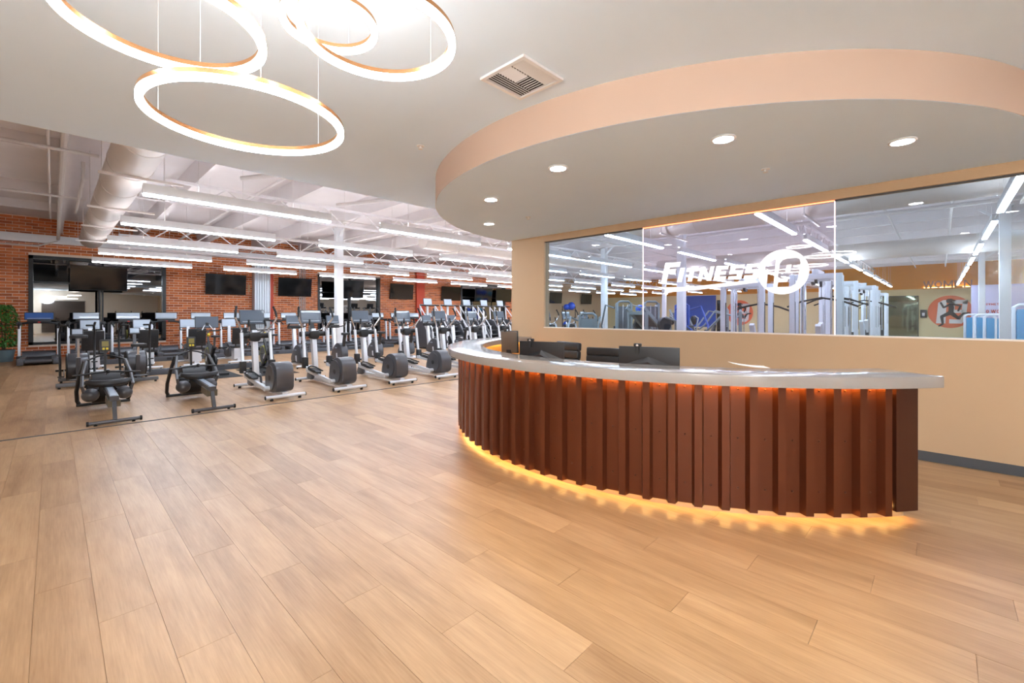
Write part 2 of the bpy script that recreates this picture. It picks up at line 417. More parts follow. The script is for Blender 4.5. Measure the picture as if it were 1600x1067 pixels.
for y in (11.5, 17.6, 20.6, 3.0):      # open web trusses along the hall
    x0 = 1.6 if y > 6.3 else 7.2
    t = MB(); t.bx(x0, XF, y - .05, y + .05, ZD - .62, ZD - .56); t.bx(x0, XF, y - .05, y + .05, ZD - 1.05, ZD - .99)
    x = x0; s_ = 0
    while x < XF - .6:
        za, zb = (ZD - 1.02, ZD - .59) if s_ % 2 else (ZD - .59, ZD - 1.02)
        t.bar((x, y, za), (x + .55, y, zb), .03, .03); x += .55; s_ += 1
    t.build('truss', deckm, rd, smooth=0)

ORD = ['first', 'second', 'third', 'fourth', 'fifth', 'sixth', 'seventh', 'eighth', 'ninth', 'tenth', 'eleventh', 'twelfth', 'thirteenth', 'fourteenth', 'fifteenth']
# ================================================================== RECEPTION
# ring pendants ------------------------------------------------------------------
def ring(cx, cy, k_, r_, label, cables):
    z = HCAM + k_
    t = thing('ring_pendant', label, 'pendant light', (cx, cy, z), 0, 'ring pendants over the reception')
    def hoop(r0, r1, z0, z1, name, mat):
        n = 96; m = MB(); vs_ = []; fs = []
        for i in range(n):
            a = 2 * PI * i / n; c, q = math.cos(a), math.sin(a)
            vs_ += [(r0 * c, r0 * q, z0), (r1 * c, r1 * q, z0), (r1 * c, r1 * q, z1), (r0 * c, r0 * q, z1)]
        for i in range(n):
            j = (i + 1) % n
            for l in range(4): fs.append((i * 4 + l, j * 4 + l, j * 4 + (l + 1) % 4, i * 4 + (l + 1) % 4))
        m.add(vs_, fs); return m.build(name, mat, t)
    hoop(r_ - .013, r_ + .013, .010, .034, 'metal_band', gold)['label'] = 'rose gold band'
    hoop(r_ - .015, r_ + .015, -.014, .011, 'diffuser', ring_e)
    for a in cables:
        c, q = r_ * math.cos(math.radians(a)), r_ * math.sin(math.radians(a))
        MB().cyl((c, q, .03), (c, q, ZC - z), .0016, 5).build('cable', silver, t, smooth=0)
RN = [((.713, 2.587), .443, 1.02, 'glowing ring pendant hanging lowest in the cluster, nearest the open gym', (20, 140, 260)),
      ((.276, 1.937), .291, 1.15, 'glowing ring pendant hanging between the lowest ring and the side wall', (60, 180, 300)),
      ((.826, 1.468), .262, 1.27, 'glowing ring pendant overlapping a smaller ring, nearest the ceiling vent', (10, 130, 250)),
      ((.669, 1.525), .148, 1.53, 'smallest glowing ring pendant hung close under the ceiling', (40, 160, 280))]
for c, r_, k_, lb, cb in RN: ring(c[0] * k_, c[1] * k_, k_, r_ * k_, lb, cb)
ring(-1.6, 2.08, 1.6, .5, 'glowing ring pendant hanging apart from the cluster by the side wall', (0, 120, 240))

# lantern pendants further back in the reception (the dark window mirrors them)
lant_e = M('lantern_fabric', (250, 248, 244), .8, emit=E_LANTERN, ecol=(.90, .97, 1.05))
for x, y, lb in ((-1.9, -1.7, 'by the side wall'), (-.3, -3.0, 'by the entrance wall')):
    t = thing('lantern_pendant', 'round white glowing lantern pendant ' + lb, 'pendant light', (x, y, 2.55), 0, 'lantern pendants by the entrance')
    MB().ball((0, 0, 0), .36, (1, 1, .62), 28, 14).build('shade', lant_e, t, smooth=80)
    MB().cyl((0, 0, .22), (0, 0, ZC - 2.55), .006, 6).build('cord', whitep, t); MB().cyl((0, 0, .205), (0, 0, .24), .05, 14).build('collar', gold, t)
# downlights, sprinklers, diffuser -------------------------------------------------
def downlight(x, y, z, label, group):
    t = thing('downlight', label, 'downlight', (x, y, z), 0, group)
    MB().tube([(.085 * math.cos(2 * PI * i / 24), .085 * math.sin(2 * PI * i / 24), -.004) for i in range(24)], .012, 6, True).build('trim_ring', whitep, t)
    MB().cyl((0, 0, -.007), (0, 0, -.001), .076, 24).build('lens', down_e, t)
for x, y, lb in ((3.51, 2.75, 'closest to the square air diffuser'), (3.88, 1.30, 'second from the square-cut desk end'), (4.99, .23, 'above the square-cut desk end'), (3.88, 4.12, 'second from the open gym'), (4.90, 5.25, 'closest to the open gym')):
    downlight(x, y, ZS, 'round recessed downlight in the white soffit, ' + lb, 'downlights in the round soffit')
for x, y in ((-1.2, -.4), (1.2, -.9), (3.0, -2.4), (-1.2, -2.8), (5.2, -1.7), (.8, -3.0), (-1.4, 4.6)):
    downlight(x, y, ZC, 'round recessed downlight in the flat ceiling behind the rings', 'downlights in the flat ceiling')
def sprinkler(x, y, z, label, group=None):
    t = thing('fire_sprinkler', label, 'sprinkler', (x, y, z), 0, group)
    MB().cyl((0, 0, -.006), (0, 0, 0), .04, 20).build('escutcheon', whitep, t)
    m = MB().cyl((0, 0, -.03), (0, 0, -.006), .012, 10); m.cyl((0, 0, -.034), (0, 0, -.03), .026, 14); m.build('deflector', whitep, t)
for x, y in ((5.0, 1.27), (4.99, 4.48)): sprinkler(x, y, ZS, 'small round sprinkler head in the white soffit, ' + ('nearer the desk end' if y < 2 else 'nearer the open gym'), 'sprinkler heads in the soffit')
sprinkler(2.742, 4.014, ZC, 'small round sprinkler head in the flat ceiling')
v = thing('air_diffuser', 'square white louvred air diffuser in the flat ceiling', 'air vent', (2.49, 2.30, ZC))
m = MB(); h_ = .225
for s_ in (-1, 1):
    m.bx(-h_, h_, s_ * h_ - .03 if s_ > 0 else -h_, h_ if s_ > 0 else -h_ + .03, -.018, 0)
    m.bx(s_ * h_ - .03 if s_ > 0 else -h_, h_ if s_ > 0 else -h_ + .03, -h_ + .03, h_ - .03, -.018, 0)
m.build('frame', whitep, v, smooth=0)
B(-h_ + .03, h_ - .03, -h_ + .03, h_ - .03, -.004, 0).build('throat', M('vent_dark', (70, 66, 62), .8), v, smooth=0)
for i in range(5):      # long blades on both flanks
    for s_ in (-1, 1):
        x = s_ * (.085 + i * .024)
        MB().box((0, x, -.010), (.38, .016, .004), Matrix.Rotation(s_ * .6, 3, 'X')).build('blade', whitep, v, smooth=0)
for i in range(14):
    MB().box((-.18 + i * .0277, 0, -.010), (.018, .13, .004), Matrix.Rotation(.6 if i < 7 else -.6, 3, 'Y')).build('blade', whitep, v, smooth=0)

# reception desk ----------------------------------------------------------------
DC = (6.38, 2.72)
A0, A1 = 90.4, 234.2
desk = thing('reception_desk', 'curved reception desk with white countertop and ribbed copper-brown metal front', 'reception desk', (0, 0, 0))
MB().arc(DC, 2.90, 3.38, A0, A1, 1.022, 1.105, 120).build('countertop', counterm, desk, bevel=.006)['label'] = 'white quartz countertop'
MB().arc(DC, 3.02, 3.12, A0, A1 - .4, 0, .1, 110).build('toe_kick', M('toe_kick_metal', (176, 160, 136), .3, .3), desk)
PER = 3.42; AS = 203.53
def prof(a):
    u = abs(((a - AS) / PER + .5) % 1 - .5)
    return 3.178 if u < .27 else 3.236 if u > .36 else 3.178 + (u - .27) / .09 * .058
bps = []
n0 = math.floor((A0 - AS) / PER) - 1
for n_ in range(n0, 10):
    for u in (-.36, -.27, .27, .36):
        a = AS + (n_ + u) * PER
        if A0 + .3 < a < 230.75: bps.append(a)
bps = [A0 + .3] + bps + [230.75]
per_sheet = 20
for i in range(0, len(bps) - 1, per_sheet):
    seg = bps[i:i + per_sheet + 1]; vs_ = []; fs = []
    for a in seg:
        r_ = prof(a); t = math.radians(a); c, q = math.cos(t), math.sin(t)
        for rr, z in ((r_, .060), (r_, 1.02), (r_ - .004, 1.02), (r_ - .004, .060)): vs_.append((DC[0] + rr * c, DC[1] + rr * q, z))
    for j in range(len(seg) - 1):
        for l in range(4): fs.append((j * 4 + l, j * 4 + 4 + l, j * 4 + 4 + (l + 1) % 4, j * 4 + (l + 1) % 4))
    fs += [(0, 1, 2, 3), tuple((len(seg) - 1) * 4 + l for l in (3, 2, 1, 0))]
    MB().add(vs_, fs).build('ribbed_sheet', copper, desk, smooth=0)
scr = MB()
for n_ in range(n0 + 1, 9):
    a = AS + n_ * PER
    if not (A0 + 1 < a < 230): continue
    t = math.radians(a)
    for z in (.22, .60, .975): scr.ball((DC[0] + 3.180 * math.cos(t), DC[1] + 3.180 * math.sin(t), z), .0075, (1, 1, 1), 8, 6)
stuff(scr.build('panel_screws', M('screw_brown', (88, 44, 24), .35, .5), desk))
MB().arc(DC, 3.165, 3.205, 230.85, A1, .075, 1.02, 6).build('corner_trim', copper_shade, desk, smooth=0)['label'] = 'corner trim with shade painted into its brown'
t = math.radians(A1 - .3)
MB().bar((DC[0] + 2.60 * math.cos(t), DC[1] + 2.60 * math.sin(t), .545), (DC[0] + 3.165 * math.cos(t), DC[1] + 3.165 * math.sin(t), .545), .03, .95).build('end_panel', copper_shade, desk, smooth=0)
MB().arc(DC, 3.10, 3.14, A0, A1 - .6, .1, 1.022, 110).build('inner_shell', woodin, desk)
MB().arc(DC, 2.25, 3.098, A0 + .3, A1 - .8, .715, .745, 90).build('work_surface', woodin, desk, bevel=.004)['label'] = 'lower wooden work surface'
MB().arc(DC, 3.128, 3.146, A0, A1 - .4, .092, .097, 110).build('toe_light', toe_e, desk, smooth=0)['label'] = 'amber light strip under the front'
MB().arc(DC, 3.208, 3.218, A0 + .4, 230.6, 1.008, 1.016, 110).build('counter_light', under_e, desk, smooth=0)['label'] = 'amber light strip under the countertop'
MB().arc(DC, 3.06, 3.075, A0 + .4, A1 - 1.2, 1.010, 1.018, 110).build('work_light', work_e, desk, smooth=0)
for a in (110, 150, 190, 228):
    t = math.radians(a); p = (DC[0] + 2.4 * math.cos(t), DC[1] + 2.4 * math.sin(t)); q = (DC[0] + 3.1 * math.cos(t), DC[1] + 3.1 * math.sin(t))
    MB().bar((*p, .357), (*q, .357), .03, .715).build('support_panel', woodin, desk, smooth=0)
def polar(a, r_): t = math.radians(a); return (DC[0] + r_ * math.cos(t), DC[1] + r_ * math.sin(t))
def face_to(a): return math.radians(a) - PI / 2     # local +Y points outward along angle a
# monitors (local -Y = screen side, +Y = back towards the visitors)
def monitor(a, r_, label, w_=.56, h_=.335, z=.745, lift=.155, webx=-.12, twist=0):
    p = polar(a, r_); t = thing('computer_monitor', label, 'monitor', (p[0], p[1], z), face_to(a) + twist, 'monitors on the reception desk')
    B(-w_ / 2, w_ / 2, -.012, .012, lift, lift + h_).build('panel', blackp, t, bevel=.004)
    B(-w_ / 2 + .01, w_ / 2 - .01, -.0135, -.0115, lift + .015, lift + h_ - .01).build('screen', tvscr, t, smooth=0)
    m = MB()      # back shell with a shallow roof-shaped ridge
    m.add([(-w_ / 2 + .02, .012, lift + .02), (w_ / 2 - .02, .012, lift + .02), (w_ / 2 - .02, .012, lift + h_ * .45), (0, .012, lift + h_ * .72), (-w_ / 2 + .02, .012, lift + h_ * .45),
           (-w_ / 4, .045, lift + .04), (w_ / 4, .045, lift + .04), (w_ / 4, .04, lift + h_ * .35), (0, .05, lift + h_ * .58), (-w_ / 4, .04, lift + h_ * .35)],
          [(5, 6, 7, 8, 9), (0, 1, 6, 5), (1, 2, 7, 6), (2, 3, 8, 7), (3, 4, 9, 8), (4, 0, 5, 9), (0, 4, 3, 2, 1)])
    m.build('back_shell', vinyl, t, smooth=0)
    B(-.03, .03, .03, .055, .01, lift + h_ * .5).build('stand', blackp, t)
    MB().prism([(-.12, -.08), (.12, -.08), (.10, .11), (-.10, .11)], 'z', 0, .012).build('foot', blackp, t, bevel=.003)
    wc = B(webx - .035, webx + .035, -.02, .03, lift + h_, lift + h_ + .03).build('webcam', blackp, t, bevel=.008)
    MB().cyl((webx, .03, lift + h_ + .012), (webx, .034, lift + h_ + .012), .012, 14).build('lens', chrome, wc)
    MB().box((webx, .03, lift + h_ - .03), (.03, .012, .07)).build('clip', blackp, wc)
monitor(196.5, 2.55, 'wide black monitor with webcam seen from behind, in front of the black chairs', webx=.10)
monitor(168.5, 2.60, 'black monitor with webcam turned aslant beside the card terminal', w_=.54, webx=.13, twist=.5)
pt = polar(150.5, 2.62)
t = thing('card_terminal', 'upright brown-backed touch terminal on a dark stand at the desk', 'terminal', (pt[0], pt[1], .745), face_to(207))
MB().box((0, 0, .44), (.21, .03, .27), Matrix.Rotation(-.12, 3, 'X')).build('display', M('brown_plastic', (98, 84, 72), .4), t, bevel=.006)
MB().box((0, -.03, .44), (.23, .028, .29), Matrix.Rotation(-.12, 3, 'X')).build('bezel', blackp, t, bevel=.005)
MB().bar((0, 0, .02), (0, .0, .34), .06, .05).build('stand', blackp, t); B(-.1, .1, -.08, .1, 0, .02).build('base', blackp, t, bevel=.004)
MB().cyl((0.05, .01, .57), (0.05, .01, .60), .02, 10).build('reader', blackp, t)
pt = polar(157, 2.66)
t = thing('receipt_printer', 'small black slotted printer box beside the card terminal', 'printer', (pt[0], pt[1], .745), face_to(157))
B(-.09, .09, -.12, .12, 0, .22).build('body', blackp, t, bevel=.008)
for i in range(7): B(-.08 + i * .025, -.068 + i * .025, -.1, .1, .22, .30).build('fin', M('brown_plastic'), t, smooth=0)
pt = polar(213.5, 2.925)
t = MB()
for i in range(6): pass
vs_ = []; fs = []
for i in range(7):
    u = i / 6; z = 1.1062 + .03 * (1 - u) ** 2
    for y in (-.06, .10): vs_ += [(u * .28, y, z), (u * .28, y, z + .0012)]
for i in range(6):
    o4 = i * 4
    fs += [(o4, o4 + 4, o4 + 6, o4 + 2), (o4 + 1, o4 + 3, o4 + 7, o4 + 5), (o4, o4 + 1, o4 + 5, o4 + 4), (o4 + 2, o4 + 6, o4 + 7, o4 + 3)]
fs += [(0, 2, 3, 1), (24, 25, 27, 26)]
pp = t.add(vs_, fs).build('paper_sheet', M('paper', (245, 243, 238), .8), smooth=40)
pp.location = (pt[0] + .02, pt[1] + .16, 0); pp.rotation_euler = (0, 0, math.radians(-58))
tag(pp, 'white sheet of paper with a curled corner on the countertop', 'paper')
# office chairs
def chair(x, y, rz, zt, label):
    t = thing('office_chair', label, 'chair', (x, y, 0), rz, 'black chairs behind the reception desk')
    for i in range(5):
        a = 2 * PI * i / 5
        l = MB().bar((0, 0, .09), (.28 * math.cos(a), .28 * math.sin(a), .065), .05, .03).build('leg', blackp, t)
        MB().cyl((.28 * math.cos(a), .28 * math.sin(a) - .012, .03), (.28 * math.cos(a), .28 * math.sin(a) + .012, .03), .03, 12).build('caster', rubber, l)
    MB().cyl((0, 0, .08), (0, 0, .44), .028, 12).build('gas_post', blackp, t)
    B(-.25, .25, -.24, .25, .44, .53).build('seat', vinyl, t, bevel=.03, seg=3)
    n = 5; hh = (zt - .58) / n
    back = B(-.235, .235, -.29, -.25, .5, zt - .02).build('backrest', vinyl, t, bevel=.02)
    for i in range(n): MB().box((0, -.235 - .012 * i, .6 + hh * i + hh * .1), (.47, .08, hh * 1.02), Matrix.Rotation(.08, 3, 'X')).build('cushion', vinyl, back, bevel=.028, seg=3)
    for s_ in (-1, 1):
        MB().tube([(s_ * .27, -.2, .5), (s_ * .29, -.18, .7), (s_ * .29, .12, .72), (s_ * .27, .16, .5)], .018, 8).build('arm', blackp, t)
chair(4.85, 3.20, math.radians(100), 1.115, 'black tufted office chair behind the wide monitor, nearer the slanted monitor')
chair(4.62, 2.33, math.radians(112), 1.075, 'black tufted office chair behind the wide monitor, nearer the desk end')
chair(4.95, 3.95, math.radians(80), 1.16, 'grey-black office chair behind the slanted monitor')

# logo on the glass --------------------------------------------------------------
def strokes_letter(ch, h, wd, th, slant):
    """list of quads (in letter space) for a heavy slanted capital"""
    q = []
    def r(x0, x1, y0, y1): q.append([(x0, y0), (x1, y0), (x1, y1), (x0, y1)])
    W_ = wd
    if ch == 'F': r(0, th, 0, h); r(0, W_, h - th * .85, h); r(0, W_ * .8, h * .46, h * .46 + th * .75)
    elif ch == 'I': r(0, th, 0, h)
    elif ch == 'T': r(W_ / 2 - th / 2, W_ / 2 + th / 2, 0, h); r(0, W_, h - th * .8, h)
    elif ch == 'N': r(0, th * .8, 0, h); r(W_ - th * .8, W_, 0, h); q.append([(0, h), (th * .9, h), (W_, 0), (W_ - th * .9, 0)])
    elif ch == 'E': r(0, th, 0, h); r(0, W_, h - th * .72, h); r(0, W_ * .9, h * .5 - th * .33, h * .5 + th * .33); r(0, W_, 0, th * .72)
    elif ch == 'S':
        b_ = th * .7
        r(0, W_, h - b_, h); r(0, th, h * .42, h); r(0, W_, h * .5 - b_ / 2, h * .5 + b_ / 2); r(W_ - th, W_, 0, h * .55); r(0, W_, 0, b_)
    elif ch == 'W':
        for a, b_ in ((0, .27), (.5, .27), (.5, .73), (1, .73)):
            q.append([(a * W_ - th / 2, h), (a * W_ + th / 2, h), (b_ * W_ + th / 2, 0), (b_ * W_ - th / 2, 0)])
    elif ch == 'M':
        r(0, th, 0, h); r(W_ - th, W_, 0, h)
        q.append([(0, h), (th, h), (W_ / 2 + th / 2, h * .2), (W_ / 2 - th / 2, h * .2)]); q.append([(W_ - th, h), (W_, h), (W_ / 2 + th / 2, h * .2), (W_ / 2 - th / 2, h * .2)])
    elif ch == 'O':
        n = 20
        for i in range(n):
            a, b_ = 2 * PI * i / n, 2 * PI * (i + 1) / n
            P = lambda t_, k_: (W_ / 2 + (W_ / 2 - k_) * math.cos(t_), h / 2 + (h / 2 - k_) * math.sin(t_))
            q.append([P(a, 0), P(b_, 0), P(b_, th), P(a, th)])
    elif ch == 'V': q.append([(0, h), (th, h), (W_ / 2 + th / 2, 0), (W_ / 2 - th / 2, 0)]); q.append([(W_ - th, h), (W_, h), (W_ / 2 + th / 2, 0), (W_ / 2 - th / 2, 0)])
    return [[(x + slant * y, y) for x, y in p] for p in q]
def wall_quads(m, quads, ox, oz, xa, xb, ydir=-1):
    """letters on a wall at x=const: local x runs along -Y (to the viewer's right)"""
    for p in quads:
        n = len(p); vs_ = [(xa, ox + ydir * a, oz + b) for a, b in p] + [(xb, ox + ydir * a, oz + b) for a, b in p]
        m.add(vs_, [tuple(range(n)), tuple(range(2 * n - 1, n - 1, -1))] + [(i, i + n, (i + 1) % n + n, (i + 1) % n) for i in range(n)])
logo = thing('window_logo', 'white lettering, swoosh and round number emblem on the edge-lit glass', 'logo', (XW + .036, 3.06, 2.0))
xx = 0.0
LET = [('F', .30, .235, .085), ('I', .21, .07, .07), ('T', .20, .17, .07), ('N', .20, .19, .07), ('E', .195, .16, .07), ('S', .195, .17, .066), ('S', .195, .17, .066)]
for i, (ch, h, wd, th) in enumerate(LET):
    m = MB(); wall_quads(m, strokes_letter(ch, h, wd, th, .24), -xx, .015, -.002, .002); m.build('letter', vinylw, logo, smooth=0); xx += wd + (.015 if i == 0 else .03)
sw = [(-.10, -.03), (.05, -.05), (.45, -.06), (.80, -.035), (1.30, -.005), (1.34, -.04), (.95, -.075), (.50, -.115), (.20, -.125), (.02, -.155), (.10, -.105), (.02, -.07)]
m = MB(); n = len(sw)
cu = bpy.data.curves.new('swoosh', 'CURVE'); cu.dimensions = '2D'; cu.fill_mode = 'BOTH'; cu.extrude = .002
def spl(cu, pts):
    s_ = cu.splines.new('POLY'); s_.points.add(len(pts) - 1); s_.use_cyclic_u = True
    for p, c in zip(s_.points, pts): p.co = (c[0], c[1], 0, 1)
def curve_part(name, loops, mat, parent, ext, M4):
    cu = bpy.data.curves.new(name, 'CURVE'); cu.dimensions = '2D'; cu.fill_mode = 'BOTH'; cu.extrude = ext
    for l in loops: spl(cu, l)
    tmp = bpy.data.objects.new(name, cu); COL.objects.link(tmp)
    dg = bpy.context.evaluated_depsgraph_get(); dg.update()
    me = bpy.data.meshes.new_from_object(tmp.evaluated_get(dg)); bpy.data.objects.remove(tmp); bpy.data.curves.remove(cu)
    me.transform(M4); me.materials.clear(); me.materials.append(mat); me.name = name
    return link(name, me, parent)
TOW = Matrix(((0, 0, -1, 0), (-1, 0, 0, 0), (0, 1, 0, 0), (0, 0, 0, 1)))     # curve x -> -Y, curve y -> Z
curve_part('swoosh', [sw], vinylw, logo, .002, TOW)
ec, er = (1.62, .08), .285
circ = [(ec[0] + er * math.cos(2 * PI * i / 64), ec[1] + er * math.sin(2 * PI * i / 64)) for i in range(64)]
one = [(-.20, .04), (-.195, .105), (-.09, .165), (-.075, .165), (-.105, -.19), (-.185, -.19), (-.165, .05)]
nine = [(-.055, -.06), (-.03, .11), (.0, .15), (.05, .165), (.15, .165), (.185, .15), (.195, .10), (.165, -.10), (.14, -.16), (.09, -.19), (-.06, -.19), (-.05, -.13), (.05, -.13), (.065, -.075), (-.02, -.085)]
hole9 = [(.03, .0), (.045, .085), (.10, .085), (.085, .0)]
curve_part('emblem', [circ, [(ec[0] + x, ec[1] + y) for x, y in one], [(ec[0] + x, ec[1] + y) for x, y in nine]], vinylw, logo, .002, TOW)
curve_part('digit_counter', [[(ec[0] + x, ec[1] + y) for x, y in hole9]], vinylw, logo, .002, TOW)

# ================================================================== OPEN CEILING
def linear(x, y):
    t = thing('linear_light', 'slim white linear LED pendant hung in a row under the open ceiling', 'pendant light', (x, y, 3.07), 0, 'linear pendants in rows under the open ceiling')
    B(0, 2.44, -.033, .033, .02, .125).build('housing', whitep, t, smooth=0)
    B(.012, 2.428, -.036, .036, 0, .021).build('diffuser', lin_e, t, smooth=0)
    for e in (-1, 1): B(0, 2.44, e * .030 - .003, e * .030 + .003, .125, .150).build('added_fill_lip', whitep, t, smooth=0)  # lips added only to hide the upward glow from below
    B(.03, 2.41, -.026, .026, .125, .127).build('added_deck_fill', deck_fill_e, t, smooth=0)  # added emitter aimed at the roof deck
    for cx in (.6, 1.84): MB().cyl((cx, 0, .125), (cx, 0, ZD - 3.07), .003, 5).build('cable', pipem, t, smooth=0)
    MB().cyl((2.44, 0, .07), (3.35, 0, .07), .006, 6).build('feed_conduit', pipem, t, smooth=0)
    return t
first = None
for j in range(-3, 5):
    for i in range(0, 10):
        x, y = .8 + 3.35 * i, 7.36 + 2.67 * j
        if y < 6.4 and x < 7.0: continue
        if first is None: first = o = linear(x, y)
        else: o = dup(first, (x, y, 3.07))
        if j >= 0: o['label'] = 'linear LED pendant, %s from the big duct, %s row beyond the flat ceiling' % (ORD[i], ORD[j])
        else: o['label'] = 'linear LED pendant, %s from the tan wall, %s row behind the glass' % (ORD[i - 2], {-1: 'gym-side', -2: 'middle', -3: 'logo emblem'}[j] if j > -3 else 'cyan machine')
# round ducts
def duct(name, p, q, r_, label, hang=()):
    t = thing(name, label, 'duct', p); d = Vector(q) - Vector(p)
    MB().cyl((0, 0, 0), d, r_, 32).build('spiral_tube', ductm, t)
    n = int(d.length / 1.5)
    for i in range(1, n): c = d * (i / n); u = d.normalized() * .015; MB().cyl(c - u, c + u, r_ + .008, 32).build('seam_collar', ductm, t)
    for s_ in hang:
        c = d * s_; side = Vector((1, 0, 0)) if abs(d.y) > abs(d.x) else Vector((0, 1, 0))
        MB().bar(c - side * (r_ + .12) - Vector((0, 0, r_ + .02)), c + side * (r_ + .35) - Vector((0, 0, r_ + .02)), .04, .04).build('hanger_bar', ductm, t)
        for e in (-1, 1):
            a = c + side * e * (r_ + .08) - Vector((0, 0, r_)); MB().cyl(a, (a.x, a.y, ZD - p[2]), .006, 6).build('hanger_rod', pipem, t)
    return t
duct('round_duct', (.92, 6.6, 4.1), (.92, 20.9, 4.1), .31, 'big round white duct running from the flat ceiling edge to the brick wall', (.2, .42, .62, .85))
d2 = duct('round_duct', (10.4, 5.6, 3.95), (10.4, YK + .2, 3.95), .52, 'fattest grey round duct with grilles behind the logo glass', (.1, .4, .7))
for y in (-2.2, -6.15, -6.6):
    g = B(-.56, -.40, y - .16, y + .16, -.30, .0).build('grille', greyb, d2, smooth=0)
    g.location = (0, 0, 0)
duct('round_duct', (18.75, 9.0, 3.62), (18.75, YK + .2, 3.62), .28, 'slim grey round duct crossing between white columns', (.1, .4, .8))
duct('round_duct', (25.0, 5.7, 3.5), (34.5, 5.7, 3.5), .30, 'grey round duct pointing at the far orange wall', (.1, .5, .9))
duct('round_duct', (8.5, 12.3, 3.96), (20.5, 12.3, 3.96), .26, 'grey round duct above the pendant rows behind the white column', (.1, .5, .9))
# pipes
def pipe(pts, r_, label, grp=None):
    o = MB().tube(pts, r_, 8).build('sprinkler_pipe', pipem); tag(o, label, 'pipe', grp); return o
for n_, y in enumerate((9.1, 13.4, 17.0, 20.9)):
    pipe([(1.3, y, 4.25), (24, y, 4.25)], .028, 'thin white sprinkler pipe crossing the gym, %s from the flat ceiling edge' % ORD[n_], 'sprinkler pipes across the gym')
for n_, x in enumerate((3.3, 7.6, 12.8)):
    pipe([(x, 6.7, 4.32), (x, 22.3, 4.32)], .035, 'white branch pipe running towards the brick wall, %s from the big duct' % ORD[n_], 'branch pipes towards the brick wall')
for n_, y in enumerate((10.4, 14.6)):
    pipe([(-2.55, y, 4.25), (.55, y, 4.25)], .028, 'short white pipe between side wall and big duct, %s from the flat ceiling' % ORD[n_], 'short pipes beside the duct')
pipe([(.13, 6.6, 4.36), (.13, 18.6, 4.36), (.13, 18.9, 4.15), (.13, 22.2, 4.15)], .045, 'white drain pipe under the roof beam beside the big duct')
pipe([(-.05, 6.6, 4.38), (-.05, 19.0, 4.38)], .02, 'thin conduit alongside the white drain pipe')
pipe([(.12, 22.33, 4.1), (-.35, 22.33, 3.88), (-2.5, 22.33, 3.88)], .025, 'bent white conduit on the brick wall above the window')
pipe([(.42, 12.2, 4.55), (.42, 12.2, 4.22), (.42, 16.5, 4.22)], .03, 'short white pipe drop between drain pipe and duct')
for n_, (x, y, z) in enumerate(((3.3, 7.9, 4.3), (5.4, 8.6, 4.3), (9.2, 9.2, 4.3))):
    pipe([(x - .9, y + 1.3, 4.02), (x + 1.1, y - .9, 4.34)], .045, 'slanted white brace pipe under the roof beams, %s from the big duct' % ORD[n_], 'slanted brace pipes')
for y, lb in ((1.0, 'over the white cable machines'), (-.2, 'over the cyan machines'), (3.4, 'over the blue machine')):
    pipe([(11.1, y, 4.15), (34, y, 4.15)], .03, 'thin pipe running the length of the weight room ' + lb, 'pipes along the weight room')
pipe([(14.3, 7.0, 4.02), (14.3, -3.5, 4.02)], .05, 'grey cross pipe under the weight room roof')
# columns
def column(x, y, label):
    t = thing('steel_column', label, 'column', (x, y, 0))
    B(-.11, .11, -.11, .11, .02, ZD - .4).build('shaft', whitep, t, bevel=.01)
    B(-.16, .16, -.16, .16, 0, .02).build('base_plate', whitep, t, smooth=0)
    B(-.16, .16, -.16, .16, ZD - .4, ZD - .36).build('cap_plate', whitep, t, smooth=0)
    for s_ in (-1, 1): MB().bar((0, s_ * .1, ZD - .75), (0, s_ * .5, ZD - .4), .06, .06).build('brace', whitep, t)
column(6.66, 14.5, 'square white steel column standing among the exercise bikes')
column(13.7, 5.84, 'thick white column behind the lettering on the glass')
column(16.8, 10.6, 'white column with black fittings between the grey weight machines')
column(27.8, 13.0, 'slender far white column seen past the letter I on the glass')
column(18.2, -1.28, 'broad white column rising among the cyan machines')
column(30.3, -1.4, 'farther white column at the end of the orange wall')

# ================================================================== EQUIPMENT (user faces +Y)
def rx(a): return Matrix.Rotation(a, 3, 'X')
def rounded(pts, n=4, k_=.35):
    """smooth a 2-D outline by corner cutting"""
    for _ in range(n - 2):
        q = []
        for i in range(len(pts)):
            a, b_ = pts[i], pts[(i + 1) % len(pts)]
            q += [(a[0] * .75 + b_[0] * .25, a[1] * .75 + b_[1] * .25), (a[0] * .25 + b_[0] * .75, a[1] * .25 + b_[1] * .75)]
        pts = q
    return pts
def console(t, y, z, w_, h_, tilt, face, back=gunmetal):
    c = MB().box((0, y + .02, z), (w_, .04, h_), rx(tilt)).build('console', back, t, bevel=.012)
    n = rx(tilt) @ Vector((0, -1, 0))
    p = Vector((0, y + .02, z)) + n * .0215
    MB().box(p, (w_ - .035, .004, h_ - .035), rx(tilt)).build('display', face, c, smooth=0)
    q = Vector((0, y + .02, z)) + n * .024 + rx(tilt) @ Vector((0, 0, -h_ * .32))
    MB().box(q, (w_ * .8, .004, .018), rx(tilt)).build('key_strip', M('key_strip', (140, 150, 160), .4), c, smooth=0)
    return c

